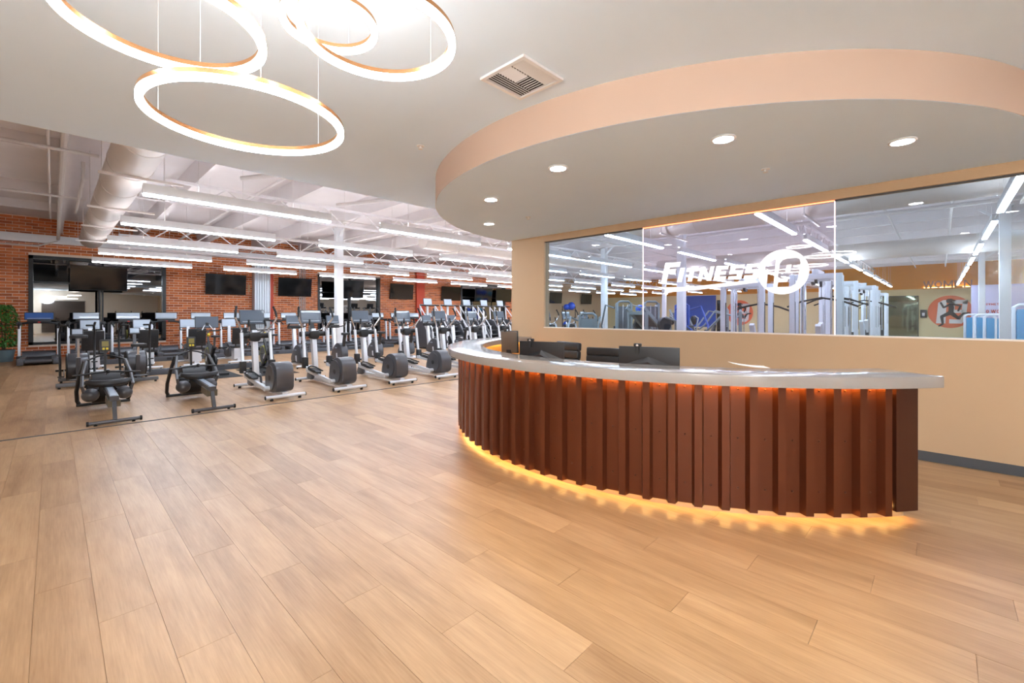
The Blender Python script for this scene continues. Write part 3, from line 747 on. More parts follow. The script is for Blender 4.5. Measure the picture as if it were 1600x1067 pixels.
def make_elliptical(loc, label, group):
    t = thing('elliptical_trainer', label, 'elliptical', loc, 0, group)
    for y, nm, w_ in ((.03, 'rear_stabilizer', .34), (2.0, 'front_stabilizer', .33)):
        s_ = MB().cyl((-w_, y, .065), (w_, y, .065), .032, 12).build(nm, silver, t)
        for e in (-1, 1):
            MB().cyl((e * (w_ + .006), y, .065), (e * (w_ - .004), y, .065), .034, 12).build('end_cap', rubber, s_)
            MB().cyl((e * w_ * .7, y, 0), (e * w_ * .7, y, .05), .026, 10).build('foot', rubber, s_)
    B(-.055, .055, .05, 2.0, .055, .125).build('base_rail', silver, t, bevel=.008)
    prof_ = rounded([(.06, .11), (.04, .40), (.08, .58), (.22, .665), (.40, .66), (.56, .56), (.68, .36), (.70, .20), (.66, .11)], 4)
    MB().prism(prof_, 'x', -.15, .15).build('drive_housing', gunmetal, t, bevel=.02)
    for e in (-1, 1):
        d_ = MB().cyl((e * .152, .38, .37), (e * .168, .38, .37), .235, 36).build('crank_disc', gunlight if e > 9 else gunmetal, t)
        MB().cyl((e * .168, .38, .37), (e * .172, .38, .37), .05, 20).build('hub', blackp, d_)
        up = .10 if e > 0 else 0
        pa = MB().bar((e * .225, .36, .17 + up * 1.3), (e * .225, 1.62, .30 + up), .055, .07).build('pedal_arm', silver, t, bevel=.006)
        MB().cyl((e * .17, .38, .18 + up * 1.3), (e * .26, .38, .18 + up * 1.3), .045, 14).build('pivot', silver, pa)
        pd = MB().prism(rounded([(-.085, 0), (.085, 0), (.085, .40), (.05, .44), (-.05, .44), (-.085, .40)], 3), 'z', 0, .03).build('pedal', blackp, t, bevel=.006)
        pd.location = (e * .225, .98, .285 + up); pd.rotation_euler = (.12, 0, 0)
        lip = MB()
        lip.tube([(-.08, .02, .045), (-.08, .40, .05), (0, .44, .07), (.08, .40, .05), (.08, .02, .045)], .014, 6); lip.build('pedal_rim', rubber, pd)
        MB().box((e * .27, 1.62, .47), (.11, .12, .24)).build('joint_boot', blackp, t, bevel=.02)
        MB().bar((e * .225, 1.5, .30 + up), (e * .27, 1.63, .42), .05, .05).build('link_arm', silver, t)
        MB().tube([(e * .27, 1.64, .55), (e * .265, 1.74, 1.16)], .031, 10).build('swing_arm', silver, t)
        ha = MB().tube([(e * .265, 1.74, 1.14), (e * .25, 1.78, 1.22), (e * .31, 1.74, 1.32), (e * .37, 1.70, 1.42), (e * .385, 1.69, 1.49)], .019, 8).build('moving_handle', chrome, t)
        MB().tube([(e * .385, 1.69, 1.47), (e * .375, 1.72, 1.58), (e * .345, 1.78, 1.70)], .022, 8).build('grip', rubber, ha)
        fh = MB().tube([(e * .08, 1.86, 1.15), (e * .15, 1.72, 1.20), (e * .16, 1.66, 1.30)], .016, 8).build('fixed_handle', chrome, t)
        MB().tube([(e * .16, 1.66, 1.29), (e * .145, 1.68, 1.42)], .02, 8).build('grip', rubber, fh)
        MB().cyl((e * .09, 1.83, 1.09), (e * .30, 1.83, 1.09), .058, 14).build('cup_holder', blackp, t)
    MB().bar((0, 1.70, .1), (0, 1.88, 1.2), .10, .13).build('mast', silver, t, bevel=.015)
    MB().prism(rounded([(-.12, 1.16), (.12, 1.16), (.10, 1.02), (.06, .97), (-.06, .97), (-.10, 1.02)], 3), 'y', 1.74, 1.90).build('mast_cover', blackp, t, bevel=.01)
    MB().bar((0, 1.88, 1.15), (0, 2.0, 1.38), .10, .05).build('console_neck', blackp, t)
    MB().prism(rounded([(1.66, .06), (1.66, .22), (1.74, .30), (1.84, .30), (1.96, .2), (1.98, .06)], 3), 'x', -.10, .10).build('front_shroud', gunmetal, t, bevel=.012)
    console(t, 1.98, 1.475, .47, .31, -.22, slate)
    return t
EL = 'grey elliptical trainer next to the rowing machines, first of the front row'
e0 = make_elliptical((2.93, 8.48, 0), EL, 'elliptical trainers in the front row')
for i in range(1, 11):
    if i == 7: continue
    dup(e0, (2.93 + 1.215 * i, 8.48, 0), label='grey elliptical trainer, %s from the rowing machines in the front row' % ORD[i])

def make_rower(loc, label):
    t = thing('rowing_machine', label, 'rowing machine', loc, 0, 'rowing machines by the floor strip')
    rf = MB().tube([(-.28, 0, .04), (.28, 0, .04)], .025, 10).build('rear_foot', gunmetal, t)
    for e in (-1, 1):
        MB().cyl((e * .27, 0, .04), (e * .295, 0, .04), .033, 10).build('end_cap', rubber, rf); MB().cyl((e * .2, 0, 0), (e * .2, 0, .03), .02, 8).build('pad', rubber, rf)
    MB().bar((0, .0, .05), (0, .16, .33), .045, .07).build('rear_leg', gunmetal, t)
    MB().bar((0, .10, .34), (0, 1.35, .38), .10, .07).build('rail', gunmetal, t)
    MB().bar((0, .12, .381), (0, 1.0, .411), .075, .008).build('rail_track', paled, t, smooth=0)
    MB().bar((0, .12, .27), (0, .55, .29), .14, .10).build('rail_box', M('bronze_grey', (92, 84, 70), .4, .3), t)
    for e in (-1, 1):
        MB().tube([(e * .30, 1.95, .03), (e * .33, 1.93, .10), (e * .34, 1.80, .28), (e * .31, 1.68, .52), (e * .25, 1.62, .78)], .028, 8).build('side_frame', blackp, t)
        MB().tube([(e * .27, 1.2, .30), (e * .30, 1.12, .42), (e * .29, 1.32, .58), (e * .24, 1.55, .78)], .022, 8).build('hand_rail', gunlight, t)
        fp = MB().prism(rounded([(-.075, 0), (.075, 0), (.075, .26), (-.075, .26)], 3), 'z', 0, .025).build('footplate', blackp, t)
        fp.location = (e * .17, 1.28, .30); fp.rotation_euler = (.75, 0, 0)
        MB().tube([(-.08, .12, 0), (-.07, .13, .06), (.07, .13, .06), (.08, .12, 0)], .018, 6).build('foot_strap', rubber, fp)
        MB().ball((e * .20, 1.22, .27), .11, (1, 1.0, .95), 16, 10).build('foot_cup', gunmetal, t)
        MB().tube([(e * .24, 1.6, .78), (e * .10, 1.68, .84), (0, 1.72, .86)], .014, 6).build('mast_brace', blackp, t)
    MB().tube([(-.34, 1.94, .03), (.34, 1.94, .03)], .025, 8).build('front_foot', blackp, t)
    MB().cyl((-.17, 1.62, .34), (.17, 1.62, .34), .26, 28).build('water_drum', blackp, t)
    st_ = MB().tube([(-.26, 1.02, .50), (-.18, .96, .475), (0, .94, .465), (.18, .96, .475), (.26, 1.02, .50)], [.03, .05, .055, .05, .03], 10).build('seat', vinyl, t)
    B(-.08, .08, .94, 1.08, .42, .47).build('seat_carriage', blackp, t)
    hb = MB().tube([(-.40, 1.12, .60), (0, 1.13, .635), (.40, 1.12, .60)], .014, 8).build('pull_bar', blackp, t)
    MB().cyl((0, 1.13, .635), (0, 1.62, .52), .005, 6).build('strap', rubber, hb); MB().ball((0, 1.13, .635), .03).build('bar_clip', rubber, hb)
    MB().bar((0, 1.70, .5), (0, 1.72, .95), .03, .03).build('monitor_mast', blackp, t)
    mo = MB().box((0, 1.70, 1.02), (.14, .05, .20), rx(-.2)).build('monitor', blackp, t, bevel=.012)
    MB().box((0, 1.676, 1.045), (.085, .006, .09), rx(-.2)).build('display', lcd, mo, smooth=0)
    for e in (-1, 1): MB().box((e * .022, 1.660, .965), (.03, .006, .035), rx(-.2)).build('button', yellow, mo, smooth=0)
    return t
r0 = make_rower((.61, 8.36, 0), 'black rowing machine nearest the big duct end of the floor strip')
dup(r0, (1.79, 8.33, 0), math.radians(0), 'black rowing machine beside the elliptical trainers')

def make_airbike(loc, label, seat):
    t = thing('air_bike', label, 'exercise bike', loc, 0, 'air bikes')
    for y, w_, n in ((0, .34, 'rear_stabilizer'), (1.12, .30, 'front_stabilizer')):
        s_ = MB().bar((-w_, y, .075), (w_, y, .075), .08, .075).build(n, gunlight, t, bevel=.012)
        for e in (-1, 1): MB().cyl((e * (w_ - .05), y, 0), (e * (w_ - .05), y, .04), .022, 10).build('foot', rubber, s_)
    MB().bar((0, .02, .1), (0, 1.1, .1), .07, .06).build('base_beam', gunmetal, t)
    MB().cyl((-.16, .62, .40), (.16, .62, .40), .285, 36).build('fan_drum', gunmetal, t, bevel=.012)
    for e in (-1, 1):
        g = MB().tube([(e * .17, .62 + .27 * math.cos(2 * PI * i / 28), .40 + .27 * math.sin(2 * PI * i / 28)) for i in range(28)], .016, 6, True).build('drum_rim', blackp, t)
        for i in range(8):
            a = 2 * PI * i / 8; MB().cyl((e * .17, .62, .40), (e * .17, .62 + .27 * math.cos(a), .40 + .27 * math.sin(a)), .006, 5).build('spoke', blackp, g)
        a = 1.9 if e > 0 else -1.2
        cr = MB().bar((e * .21, .52, .34), (e * .21, .52 + .16 * math.cos(a), .34 + .16 * math.sin(a)), .02, .035).build('crank', silver, t)
        B(e * .26 - .05, e * .26 + .05, .52 + .16 * math.cos(a) - .045, .52 + .16 * math.cos(a) + .045, .34 + .16 * math.sin(a) - .012, .34 + .16 * math.sin(a) + .012).build('pedal', blackp, cr)
        MB().cyl((e * .18, .9, .30), (e * .34, .9, .30), .022, 8).build('foot_peg', blackp, t)
        arm = MB().tube([(e * .27, .60, .16), (e * .27, .72, .45), (e * .28, .80, .85), (e * .28, .78, 1.12), (e * .26, .66, 1.26)], .021, 8).build('swing_arm', blackp, t)
        MB().tube([(e * .26, .66, 1.26), (e * .25, .56, 1.29), (e * .13, .52, 1.29)], .022, 8).build('grip', rubber, arm)
        MB().tube([(e * .26, .66, 1.26), (e * .28, .60, 1.36)], .022, 8).build('upper_grip', rubber, arm)
    MB().bar((0, .30, .1), (0, .20, .62), .07, .09).build('seat_tube', gunmetal, t)
    MB().bar((0, .215, .55), (0, .16, seat - .06), .038, .038).build('seat_post', chrome, t)
    MB().prism(rounded([(-.15, -.13), (.15, -.13), (.13, .03), (.045, .18), (-.045, .18), (-.13, .03)], 4), 'z', 0, .065).build('saddle', vinyl, t, bevel=.015).location = (0, .12, seat - .06)
    MB().bar((0, .78, .6), (0, .86, 1.06), .06, .06).build('mast', gunmetal, t)
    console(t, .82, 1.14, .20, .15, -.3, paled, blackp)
    MB().tube([(.14 * math.cos(a), -.02 + .05 * math.sin(a), .17) for a in [2 * PI * i / 16 for i in range(16)]], .012, 6, True).build('water_hoop', gunlight, t)
    return t
make_airbike((.38, 12.98, 0), 'black air bike with the higher saddle near the big dark window', 1.09)
make_airbike((1.35, 12.95, 0), 'black air bike with the lower saddle beside the spin bikes', .87)

def make_spinbike(loc, label, screen):
    t = thing('spin_bike', label, 'spin bike', loc, 0, 'spin bikes on mats')
    for y, n in ((0, 'rear_foot'), (1.1, 'front_foot')): MB().bar((-.27, y, .05), (.27, y, .05), .07, .06).build(n, blackp, t, bevel=.01)
    MB().bar((0, 0, .08), (0, 1.1, .08), .06, .06).build('base_beam', blackp, t)
    MB().bar((0, .92, .1), (0, .18, .72), .06, .09).build('main_frame', blackp, t); MB().bar((0, .25, .1), (0, .78, .82), .05, .08).build('cross_frame', blackp, t)
    fw = MB().cyl((-.02, .86, .42), (.02, .86, .42), .235, 36).build('flywheel', gunmetal, t)
    MB().tube([(0, .86 + .235 * math.cos(2 * PI * i / 36), .42 + .235 * math.sin(2 * PI * i / 36)) for i in range(36)], .024, 6, True).build('rim', M('yellow_green_rim', (176, 176, 70), .35, .3), fw)
    MB().prism(rounded([(.36, .22), (.30, .36), (.40, .50), (.75, .52), (.80, .42), (.70, .26)], 3), 'x', .05, .10).build('chain_guard', blackp, t, bevel=.01)
    for e in (-1, 1):
        cr = MB().bar((e * .12, .46, .36), (e * .12, .46 + .1 * e, .36 - .14 * e), .02, .035).build('crank', silver, t)
        B(e * .18 - .05, e * .18 + .05, .46 + .1 * e - .04, .46 + .1 * e + .04, .35 - .14 * e, .37 - .14 * e).build('pedal', blackp, cr)
    MB().bar((0, .20, .68), (0, .13, .96), .04, .04).build('seat_post', gunmetal, t)
    MB().prism(rounded([(-.10, -.12), (.10, -.12), (.09, .03), (.03, .17), (-.03, .17), (-.09, .03)], 4), 'z', 0, .05).build('saddle', vinyl, t, bevel=.012).location = (0, .10, .96)
    MB().bar((0, .80, .80), (0, .84, 1.10), .04, .04).build('bar_post', gunmetal, t)
    hb = MB().tube([(-.23, .62, 1.13), (-.23, .82, 1.10), (0, .85, 1.10), (.23, .82, 1.10), (.23, .62, 1.13)], .017, 8).build('handlebar', blackp, t)
    MB().cyl((0, .80, .98), (0, .72, 1.02), .03, 12).build('resistance_knob', yellow, t)
    if screen:
        sc = MB().box((0, .95, 1.32), (.52, .03, .30), rx(-.12)).build('screen', blackp, t, bevel=.008)
        MB().box((0, .933, 1.322), (.49, .006, .27), rx(-.12)).build('display', slate, sc, smooth=0)
        MB().tube([(-.12, .86, 1.12), (-.05, .93, 1.25), (.05, .93, 1.25), (.12, .86, 1.12)], .012, 6).build('bracket', silver, sc)
        B(-.03, .03, .90, .94, 1.24, 1.31).build('clamp', blackp, sc)
    return t
for (x, y, s_, lb, lm) in ((2.78, 12.75, True, 'black spin bike with a tablet screen beside the air bikes', 'dark rubber mat under the spin bike with the screen'),
                           (4.0, 12.45, False, 'black spin bike with yellow-rimmed flywheel behind the first elliptical trainer', 'dark rubber mat under the yellow-rimmed spin bike')):
    mt = MB().prism(rounded([(-.5, -.35), (.5, -.35), (.5, 1.5), (-.5, 1.5)], 2), 'z', 0, .008).build('floor_mat', rubber); mt.location = (x, y, 0); tag(mt, lm, 'mat', 'mats under the spin bikes')
    make_spinbike((x, y, .008), lb, s_)

def make_upright(loc, label, group):
    t = thing('upright_bike', label, 'exercise bike', loc, 0, group)
    for y, n in ((0, 'rear_stabilizer'), (1.0, 'front_stabilizer')):
        s_ = MB().cyl((-.27, y, .06), (.27, y, .06), .03, 10).build(n, silver, t)
        for e in (-1, 1): MB().cyl((e * .24, y, 0), (e * .24, y, .05), .024, 8).build('foot', rubber, s_)
    MB().bar((0, 0, .09), (0, 1.0, .09), .10, .06).build('base_rail', silver, t)
    MB().prism(rounded([(.12, .12), (.10, .38), (.20, .58), (.42, .66), (.62, .60), (.88, .32), (.92, .12)], 4), 'x', -.10, .10).build('casing', gunmetal, t, bevel=.02)
    for e in (-1, 1):
        cr = MB().bar((e * .13, .42, .34), (e * .13, .42 + .03 * e, .34 + .17 * e), .025, .04).build('crank', silver, t)
        B(e * .20 - .05, e * .20 + .05, .42 + .03 * e - .05, .42 + .03 * e + .05, .34 + .17 * e - .015, .34 + .17 * e + .015).build('pedal', blackp, cr)
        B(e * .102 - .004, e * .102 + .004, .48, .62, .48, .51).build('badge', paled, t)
        MB().tube([(e * .06, .92, 1.12), (e * .20, .80, 1.15), (e * .25, .66, 1.18), (e * .24, .58, 1.27)], .017, 8).build('handlebar', blackp, t)
    MB().bar((0, .24, .5), (0, .14, .9), .07, .07).build('seat_post', blackp, t)
    MB().prism(rounded([(-.14, -.12), (.14, -.12), (.12, .03), (.04, .17), (-.04, .17), (-.12, .03)], 4), 'z', 0, .07).build('saddle', vinyl, t, bevel=.015).location = (0, .12, .9)
    MB().bar((0, .80, .1), (0, .94, 1.15), .09, .11).build('mast', silver, t, bevel=.01)
    B(-.17, .17, .86, 1.0, 1.10, 1.20).build('tray', blackp, t, bevel=.02)
    console(t, .98, 1.36, .40, .27, -.25, slate)
    return t
u0 = make_upright((5.0, 12.95, 0), 'dark grey upright exercise bike, first after the spin bikes', 'upright bikes in the second row')
for i in range(1, 6): dup(u0, (5.0 + 1.2 * i, 12.95, 0), label='dark grey upright exercise bike, %s after the spin bikes' % ORD[i])

def make_recumbent(loc, label, group):
    t = thing('recumbent_bike', label, 'exercise bike', loc, 0, group)
    for y, n in ((0, 'rear_stabilizer'), (1.45, 'front_stabilizer')):
        s_ = MB().cyl((-.32, y, .06), (.32, y, .06), .032, 10).build(n, silver, t)
        for e in (-1, 1): MB().cyl((e * .28, y, 0), (e * .28, y, .05), .024, 8).build('foot', rubber, s_)
    MB().bar((0, 0, .12), (0, 1.45, .12), .12, .09).build('base_rail', silver, t)
    B(-.14, .14, .08, .40, .13, .48).build('seat_pedestal', silver, t, bevel=.02)
    B(-.22, .22, .02, .48, .48, .56).build('seat', vinyl, t, bevel=.03)
    bk = MB().box((0, -.04, .86), (.44, .07, .52), rx(.18)).build('backrest', vinyl, t, bevel=.03)
    for e in (-1, 1):
        MB().bar((e * .12, .02, .5), (e * .12, -.05, .75), .03, .03).build('back_stay', blackp, t)
        MB().tube([(e * .25, .05, .50), (e * .31, .10, .62), (e * .31, .32, .66)], .018, 8).build('side_handle', blackp, t)
        cr = MB().bar((e * .13, .98, .40), (e * .13, .98 + .15 * e, .40 + .06), .025, .04).build('crank', silver, t)
        B(e * .2 - .05, e * .2 + .05, .98 + .15 * e - .05, .98 + .15 * e + .05, .44, .48).build('pedal', blackp, cr)
        MB().tube([(e * .05, 1.22, 1.05), (e * .22, 1.10, 1.05), (e * .24, 1.0, 1.12)], .016, 8).build('handlebar', blackp, t)
    MB().prism(rounded([(.74, .14), (.74, .48), (.92, .62), (1.18, .62), (1.40, .40), (1.42, .14)], 4), 'x', -.11, .11).build('casing', gunmetal, t, bevel=.02)
    MB().bar((0, 1.2, .5), (0, 1.26, 1.15), .08, .09).build('mast', silver, t)
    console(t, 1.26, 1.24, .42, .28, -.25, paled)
    return t
c0 = make_recumbent((.72, 15.75, 0), 'recumbent bike with tall black backrest, first from the potted plant side', 'recumbent bikes in front of the treadmills')
for i in range(1, 4): dup(c0, (.72 + 1.115 * i, 15.75, 0), label='recumbent bike with tall black backrest, %s from the potted plant side' % ORD[i])

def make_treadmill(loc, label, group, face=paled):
    t = thing('treadmill', label, 'treadmill', loc, 0, group)
    B(-.40, .40, .02, 1.75, .06, .17).build('deck', blackp, t, bevel=.02)
    bl = B(-.27, .27, .03, 1.45, .165, .182).build('belt', rubber, t, smooth=0)
    MB().cyl((-.28, .06, .125), (.28, .06, .125), .062, 16).build('roller', gunmetal, t)
    for e in (-1, 1):
        B(e * .335 - .065, e * .335 + .065, .0, 1.6, .15, .20).build('side_rail', gunlight, t, bevel=.01)
        B(e * .37 - .07, e * .37 + .07, -.05, .16, 0.02, .21).build('rear_cap', gunmetal, t, bevel=.02)
        MB().cyl((e * .34, .3, 0), (e * .34, .3, .07), .03, 8).build('foot', rubber, t)
        MB().bar((e * .43, 1.30, .12), (e * .43, 1.36, 1.22), .065, .11).build('upright', silver, t, bevel=.01)
        B(e * .43 - .06, e * .43 + .06, 1.16, 1.5, .02, .22).build('upright_boot', blackp, t, bevel=.02)
        MB().tube([(e * .43, 1.38, 1.22), (e * .43, 1.12, 1.20), (e * .42, .82, 1.10)], .024, 8).build('handrail', blackp, t)
        MB().cyl((e * .43, 1.30, 1.23), (e * .43, 1.44, 1.23), .065, 12).build('joint_cap', blackp, t)
    MB().prism(rounded([(1.35, .08), (1.35, .24), (1.45, .36), (1.75, .34), (1.95, .22), (1.98, .08)], 3), 'x', -.38, .38).build('motor_hood', gunmetal, t, bevel=.02)
    MB().tube([(-.43, 1.36, 1.23), (-.2, 1.30, 1.27), (.2, 1.30, 1.27), (.43, 1.36, 1.23)], .038, 10).build('crossbar', blackp, t)
    B(-.03, .03, 1.262, 1.28, 1.26, 1.29).build('stop_key', M('red_plastic', (200, 40, 34), .4), t)
    B(-.26, .26, 1.32, 1.46, 1.25, 1.36).build('tray', blackp, t, bevel=.02)
    c = console(t, 1.40, 1.47, .66, .24, -.15, face, blackp)
    for s_ in (-.2, -.1, 0, .1): MB().cyl((s_, .0, 0), (s_ + .06, 0, 0), .0, 3) if False else None
    return t
make_treadmill((-.30, 19.45, 0), 'black treadmill with a blue lit console next to the potted plant', 'treadmills along the brick wall', blued)
tm = make_treadmill((.79, 19.45, 0), 'black treadmill with pale console, second from the potted plant', 'treadmills along the brick wall')
for i in range(2, 15): dup(tm, (-.30 + 1.085 * i, 19.45, 0), label='black treadmill with glare-painted pale console, %s from the potted plant' % ORD[i])

def make_climber(loc, label, group):
    t = thing('stair_climber', label, 'stair climber', loc, 0, group)
    for e in (-1, 1):
        MB().prism([(.15, .06), (.0, .30), (.62, 1.18), (.86, 1.26), (1.35, 1.2), (1.42, .06)], 'x', e * .36 - .05, e * .36 + .05).build('side_panel', gunmetal, t, bevel=.02)
        MB().bar((e * .415, .12, .3), (e * .415, .80, 1.24), .02, .07).build('panel_stripe', silver, t)
        MB().tube([(e * .40, .02, .55), (e * .42, .12, .95), (e * .42, .86, 1.72), (e * .40, 1.06, 1.95)], .026, 8).build('handrail', silver, t)
        MB().tube([(e * .40, .95, 1.2), (e * .40, 1.02, 1.9)], .032, 8).build('upright', silver, t)
        MB().tube([(e * .40, 1.04, 1.93), (e * .42, .80, 1.92), (e * .34, .66, 1.92)], .028, 8).build('arm_grip', blackp, t)
        MB().tube([(e * .38, .12, .95), (e * .38, .05, .06)], .03, 8).build('rear_post', silver, t)
    for i in range(5):
        y, z = .08 + .2 * i, .28 + .21 * i
        B(-.30, .30, y, y + .24, z, z + .04).build('step', gunlight, t, bevel=.006)
        B(-.30, .30, y + .20, y + .23, z - .17, z).build('riser', blackp, t, smooth=0)
    B(-.30, .30, .95, 1.40, .06, 1.18).build('tower', blackp, t, bevel=.01)
    B(-.44, .44, .1, 1.5, .0, .06).build('base', blackp, t, bevel=.01)
    MB().tube([(-.42, 1.02, 1.95), (-.2, .92, 1.92), (.2, .92, 1.92), (.42, 1.02, 1.95)], .035, 8).build('crossbar', blackp, t)
    MB().bar((0, 1.05, 1.15), (0, 1.05, 2.0), .09, .06).build('mast', silver, t)
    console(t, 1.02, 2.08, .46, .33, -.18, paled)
    return t
s0 = make_climber((11.85, 15.75, 0), 'tall stair climber with silver rails closest to the upright bikes', 'stair climbers beside the treadmills')
for i in range(1, 5): dup(s0, (11.85 + 1.15 * i, 15.75, 0), label='tall stair climber with silver rails, %s from the upright bikes' % ORD[i])
for (x0, x1, y, lb) in ((.95, 4.55, 14.3, 'low dark grey power raceway on the floor behind the bikes'), (1.0, 11.0, 18.3, 'low dark grey power raceway on the floor behind the treadmills')):
    t = thing('power_raceway', lb, 'raceway', (x0, y, 0), 0, 'floor power raceways')
    B(0, x1 - x0, -.06, .06, 0, .15).build('cover', M('raceway_grey', (72, 76, 84), .5), t, bevel=.01)
    for i in range(int((x1 - x0) / 1.1)): B(.5 + i * 1.1, .62 + i * 1.1, -.066, -.058, .04, .11).build('outlet_plate', blackp, t)

# televisions -----------------------------------------------------------------
def make_tv(x, y, label, group, pole=False, w_=1.52, tilt=-.10, lit=False):
    t = thing('television', label, 'television', (x, y, 0 if pole else 2.82), 0, group); zc = 2.82 if pole else 0
    MB().box((0, 0, zc), (w_, .05, .88), rx(-tilt)).build('bezel', blackf, t, bevel=.006)
    p = Vector((0, 0, zc)) + rx(-tilt) @ Vector((0, -.0265, .006)); MB().box(p, (w_ - .03, .003, .84), rx(-tilt)).build('screen', tvscr, t, smooth=0)
    if pole:
        MB().cyl((0, .12, .012), (0, .12, 3.0), .035, 12).build('pole', mpole, t); MB().cyl((0, .12, 0), (0, .12, .015), .3, 24).build('foot_plate', mpole, t)
        B(-.15, .15, .03, .13, 2.72, 2.92).build('bracket', mpole, t)
    else: B(-.2, .2, .02, YB - y, -.12, .12).build('wall_mount', blackf, t)
WT = 'black flat television mounted on the red brick wall'
make_tv(1.17, 21.75, 'black flat television on a pole in front of the big dark window by the plant', 'pole-mounted televisions', True)
make_tv(10.6, 21.85, 'black flat television on a pole in front of the window behind the white column', 'pole-mounted televisions', True)
make_tv(5.25, 22.36, 'wall television left of the corrugated metal column, between window and column' if False else 'wall television between the big dark window and the corrugated metal column', 'wall televisions')
make_tv(8.12, 22.36, 'wall television over the grey conduits beside the corrugated metal column', 'wall televisions')
make_tv(14.0, 22.36, 'wall television beside the red painted column', 'wall televisions')
make_tv(17.6, 22.36, 'wall television just above the stair climbers past the red column', 'wall televisions')
make_tv(20.0, 21.95, 'pole television standing before the window behind the stair climbers', 'pole-mounted televisions', True)
make_tv(21.9, 21.95, 'pole television at the desk wall side of the window behind the stair climbers', 'pole-mounted televisions', True)
for x in (28.2, 32.5): make_tv(x, 22.3, 'wall television on the tan plaster wall, ' + ('above the ball rack' if x < 30 else 'next to the far corner'), 'televisions on the plaster wall')

# wall fittings ----------------------------------------------------------------
t = thing('corrugated_column', 'column clad in silver corrugated metal against the brick wall', 'column', (6.62, YB, 0))
pr = []
for i in range(27): pr.append((-.33 + i * .66 / 26, -.30 - (.035 if i % 4 in (1, 2) else 0)))
MB().prism(pr + [(.33, 0), (-.33, 0)], 'z', .9, 4.0).build('cladding', corrm, t, smooth=0)
B(-.42, .42, -.36, 0, 0, .9).build('plinth', whitep, t, bevel=.01)
t = thing('painted_column', 'narrow red painted column beside the corrugated metal column', 'column', (7.08, YB, 0)); B(-.08, .08, -.10, 0, 0, 4.0).build('shaft', red, t, smooth=0)
B(-.09, .09, -.12, 0, 0, .12).build('base', red, t, smooth=0)
t = thing('painted_column', 'wide red painted column on the brick wall beside the stair climbers', 'column', (15.3, YB, 0)); B(-.28, .28, -.14, 0, 0, 4.0).build('shaft', red, t, smooth=0)
B(-.3, .3, -.17, 0, 0, .12).build('base', red, t, smooth=0)
cm = MB().cyl((0, 0, 0), (0, 0, 4.0), .022, 8).mesh('conduit', M('conduit_grey', (170, 168, 166), .4, .4))
for i in range(4):
    o = link('conduit', cm); o.location = (8.36 + .085 * i, YB - .024, 0); tag(o, 'thin grey conduit running up the brick wall behind a television', 'conduit', 'grey conduits on the brick wall')
for x in (6.16, 7.24):
    o = B(-.05, .05, -.03, 0, -.16, .16).build('wall_box', M('box_tan', (190, 150, 110), .6), bevel=.006); o.location = (x, YB, 2.7); tag(o, 'small tan electric box on the brick wall, ' + ('plant side of the corrugated column' if x < 6.6 else 'beside the narrow red column'), 'box', 'tan boxes by the column')

# potted plant ------------------------------------------------------------------
t = thing('potted_ficus', 'bushy green plant in a grey-blue pot against the brick wall', 'plant', (-1.10, 21.75, 0))
MB().tube([(0, 0, 0), (0, 0, .38)], [.20, .26], 24).build('pot', M('pot_blue_grey', (96, 116, 124), .5), t)
MB().cyl((0, 0, .36), (0, 0, .385), .24, 20).build('soil', M('soil', (60, 44, 34), .9), t)
m = MB()
for a in range(4): m.tube([(.03 * math.cos(a * 1.6), .03 * math.sin(a * 1.6), .38), (.06 * math.cos(a * 1.6 + 1), .06 * math.sin(a * 1.6 + 1), 1.2), (.12 * math.cos(a * 1.6 + .5), .12 * math.sin(a * 1.6 + .5), 1.7)], [.016, .012, .006], 6)
m.build('stems', M('bark', (96, 76, 56), .8), t)
lf = MB(); rnd = random.Random(3)
for i in range(1500):
    u = rnd.random(); zc = .5 + 1.35 * u; rr = .36 * math.sin(PI * (.15 + .8 * u)) ** .6 * (.45 + .55 * rnd.random() ** .4)
    a = rnd.random() * 2 * PI; c = Vector((rr * math.cos(a), rr * math.sin(a), zc))
    R = Matrix.Rotation(a + rnd.uniform(-.8, .8), 3, 'Z') @ Matrix.Rotation(rnd.uniform(-.3, 1.2), 3, 'Y')
    L, W_ = rnd.uniform(.07, .11), rnd.uniform(.022, .034)
    P = [(0, 0, 0), (L * .45, W_, .012), (L, 0, -.01), (L * .45, -W_, .012), (L * .45, 0, 0)]
    lf.add([c + R @ Vector(p) for p in P], [(0, 4, 1), (1, 4, 2), (0, 3, 4), (3, 2, 4)])
stuff(lf.build('foliage', M('leaf_green', (74, 132, 56), .45, var=.45, vscale=14), t, smooth=60))

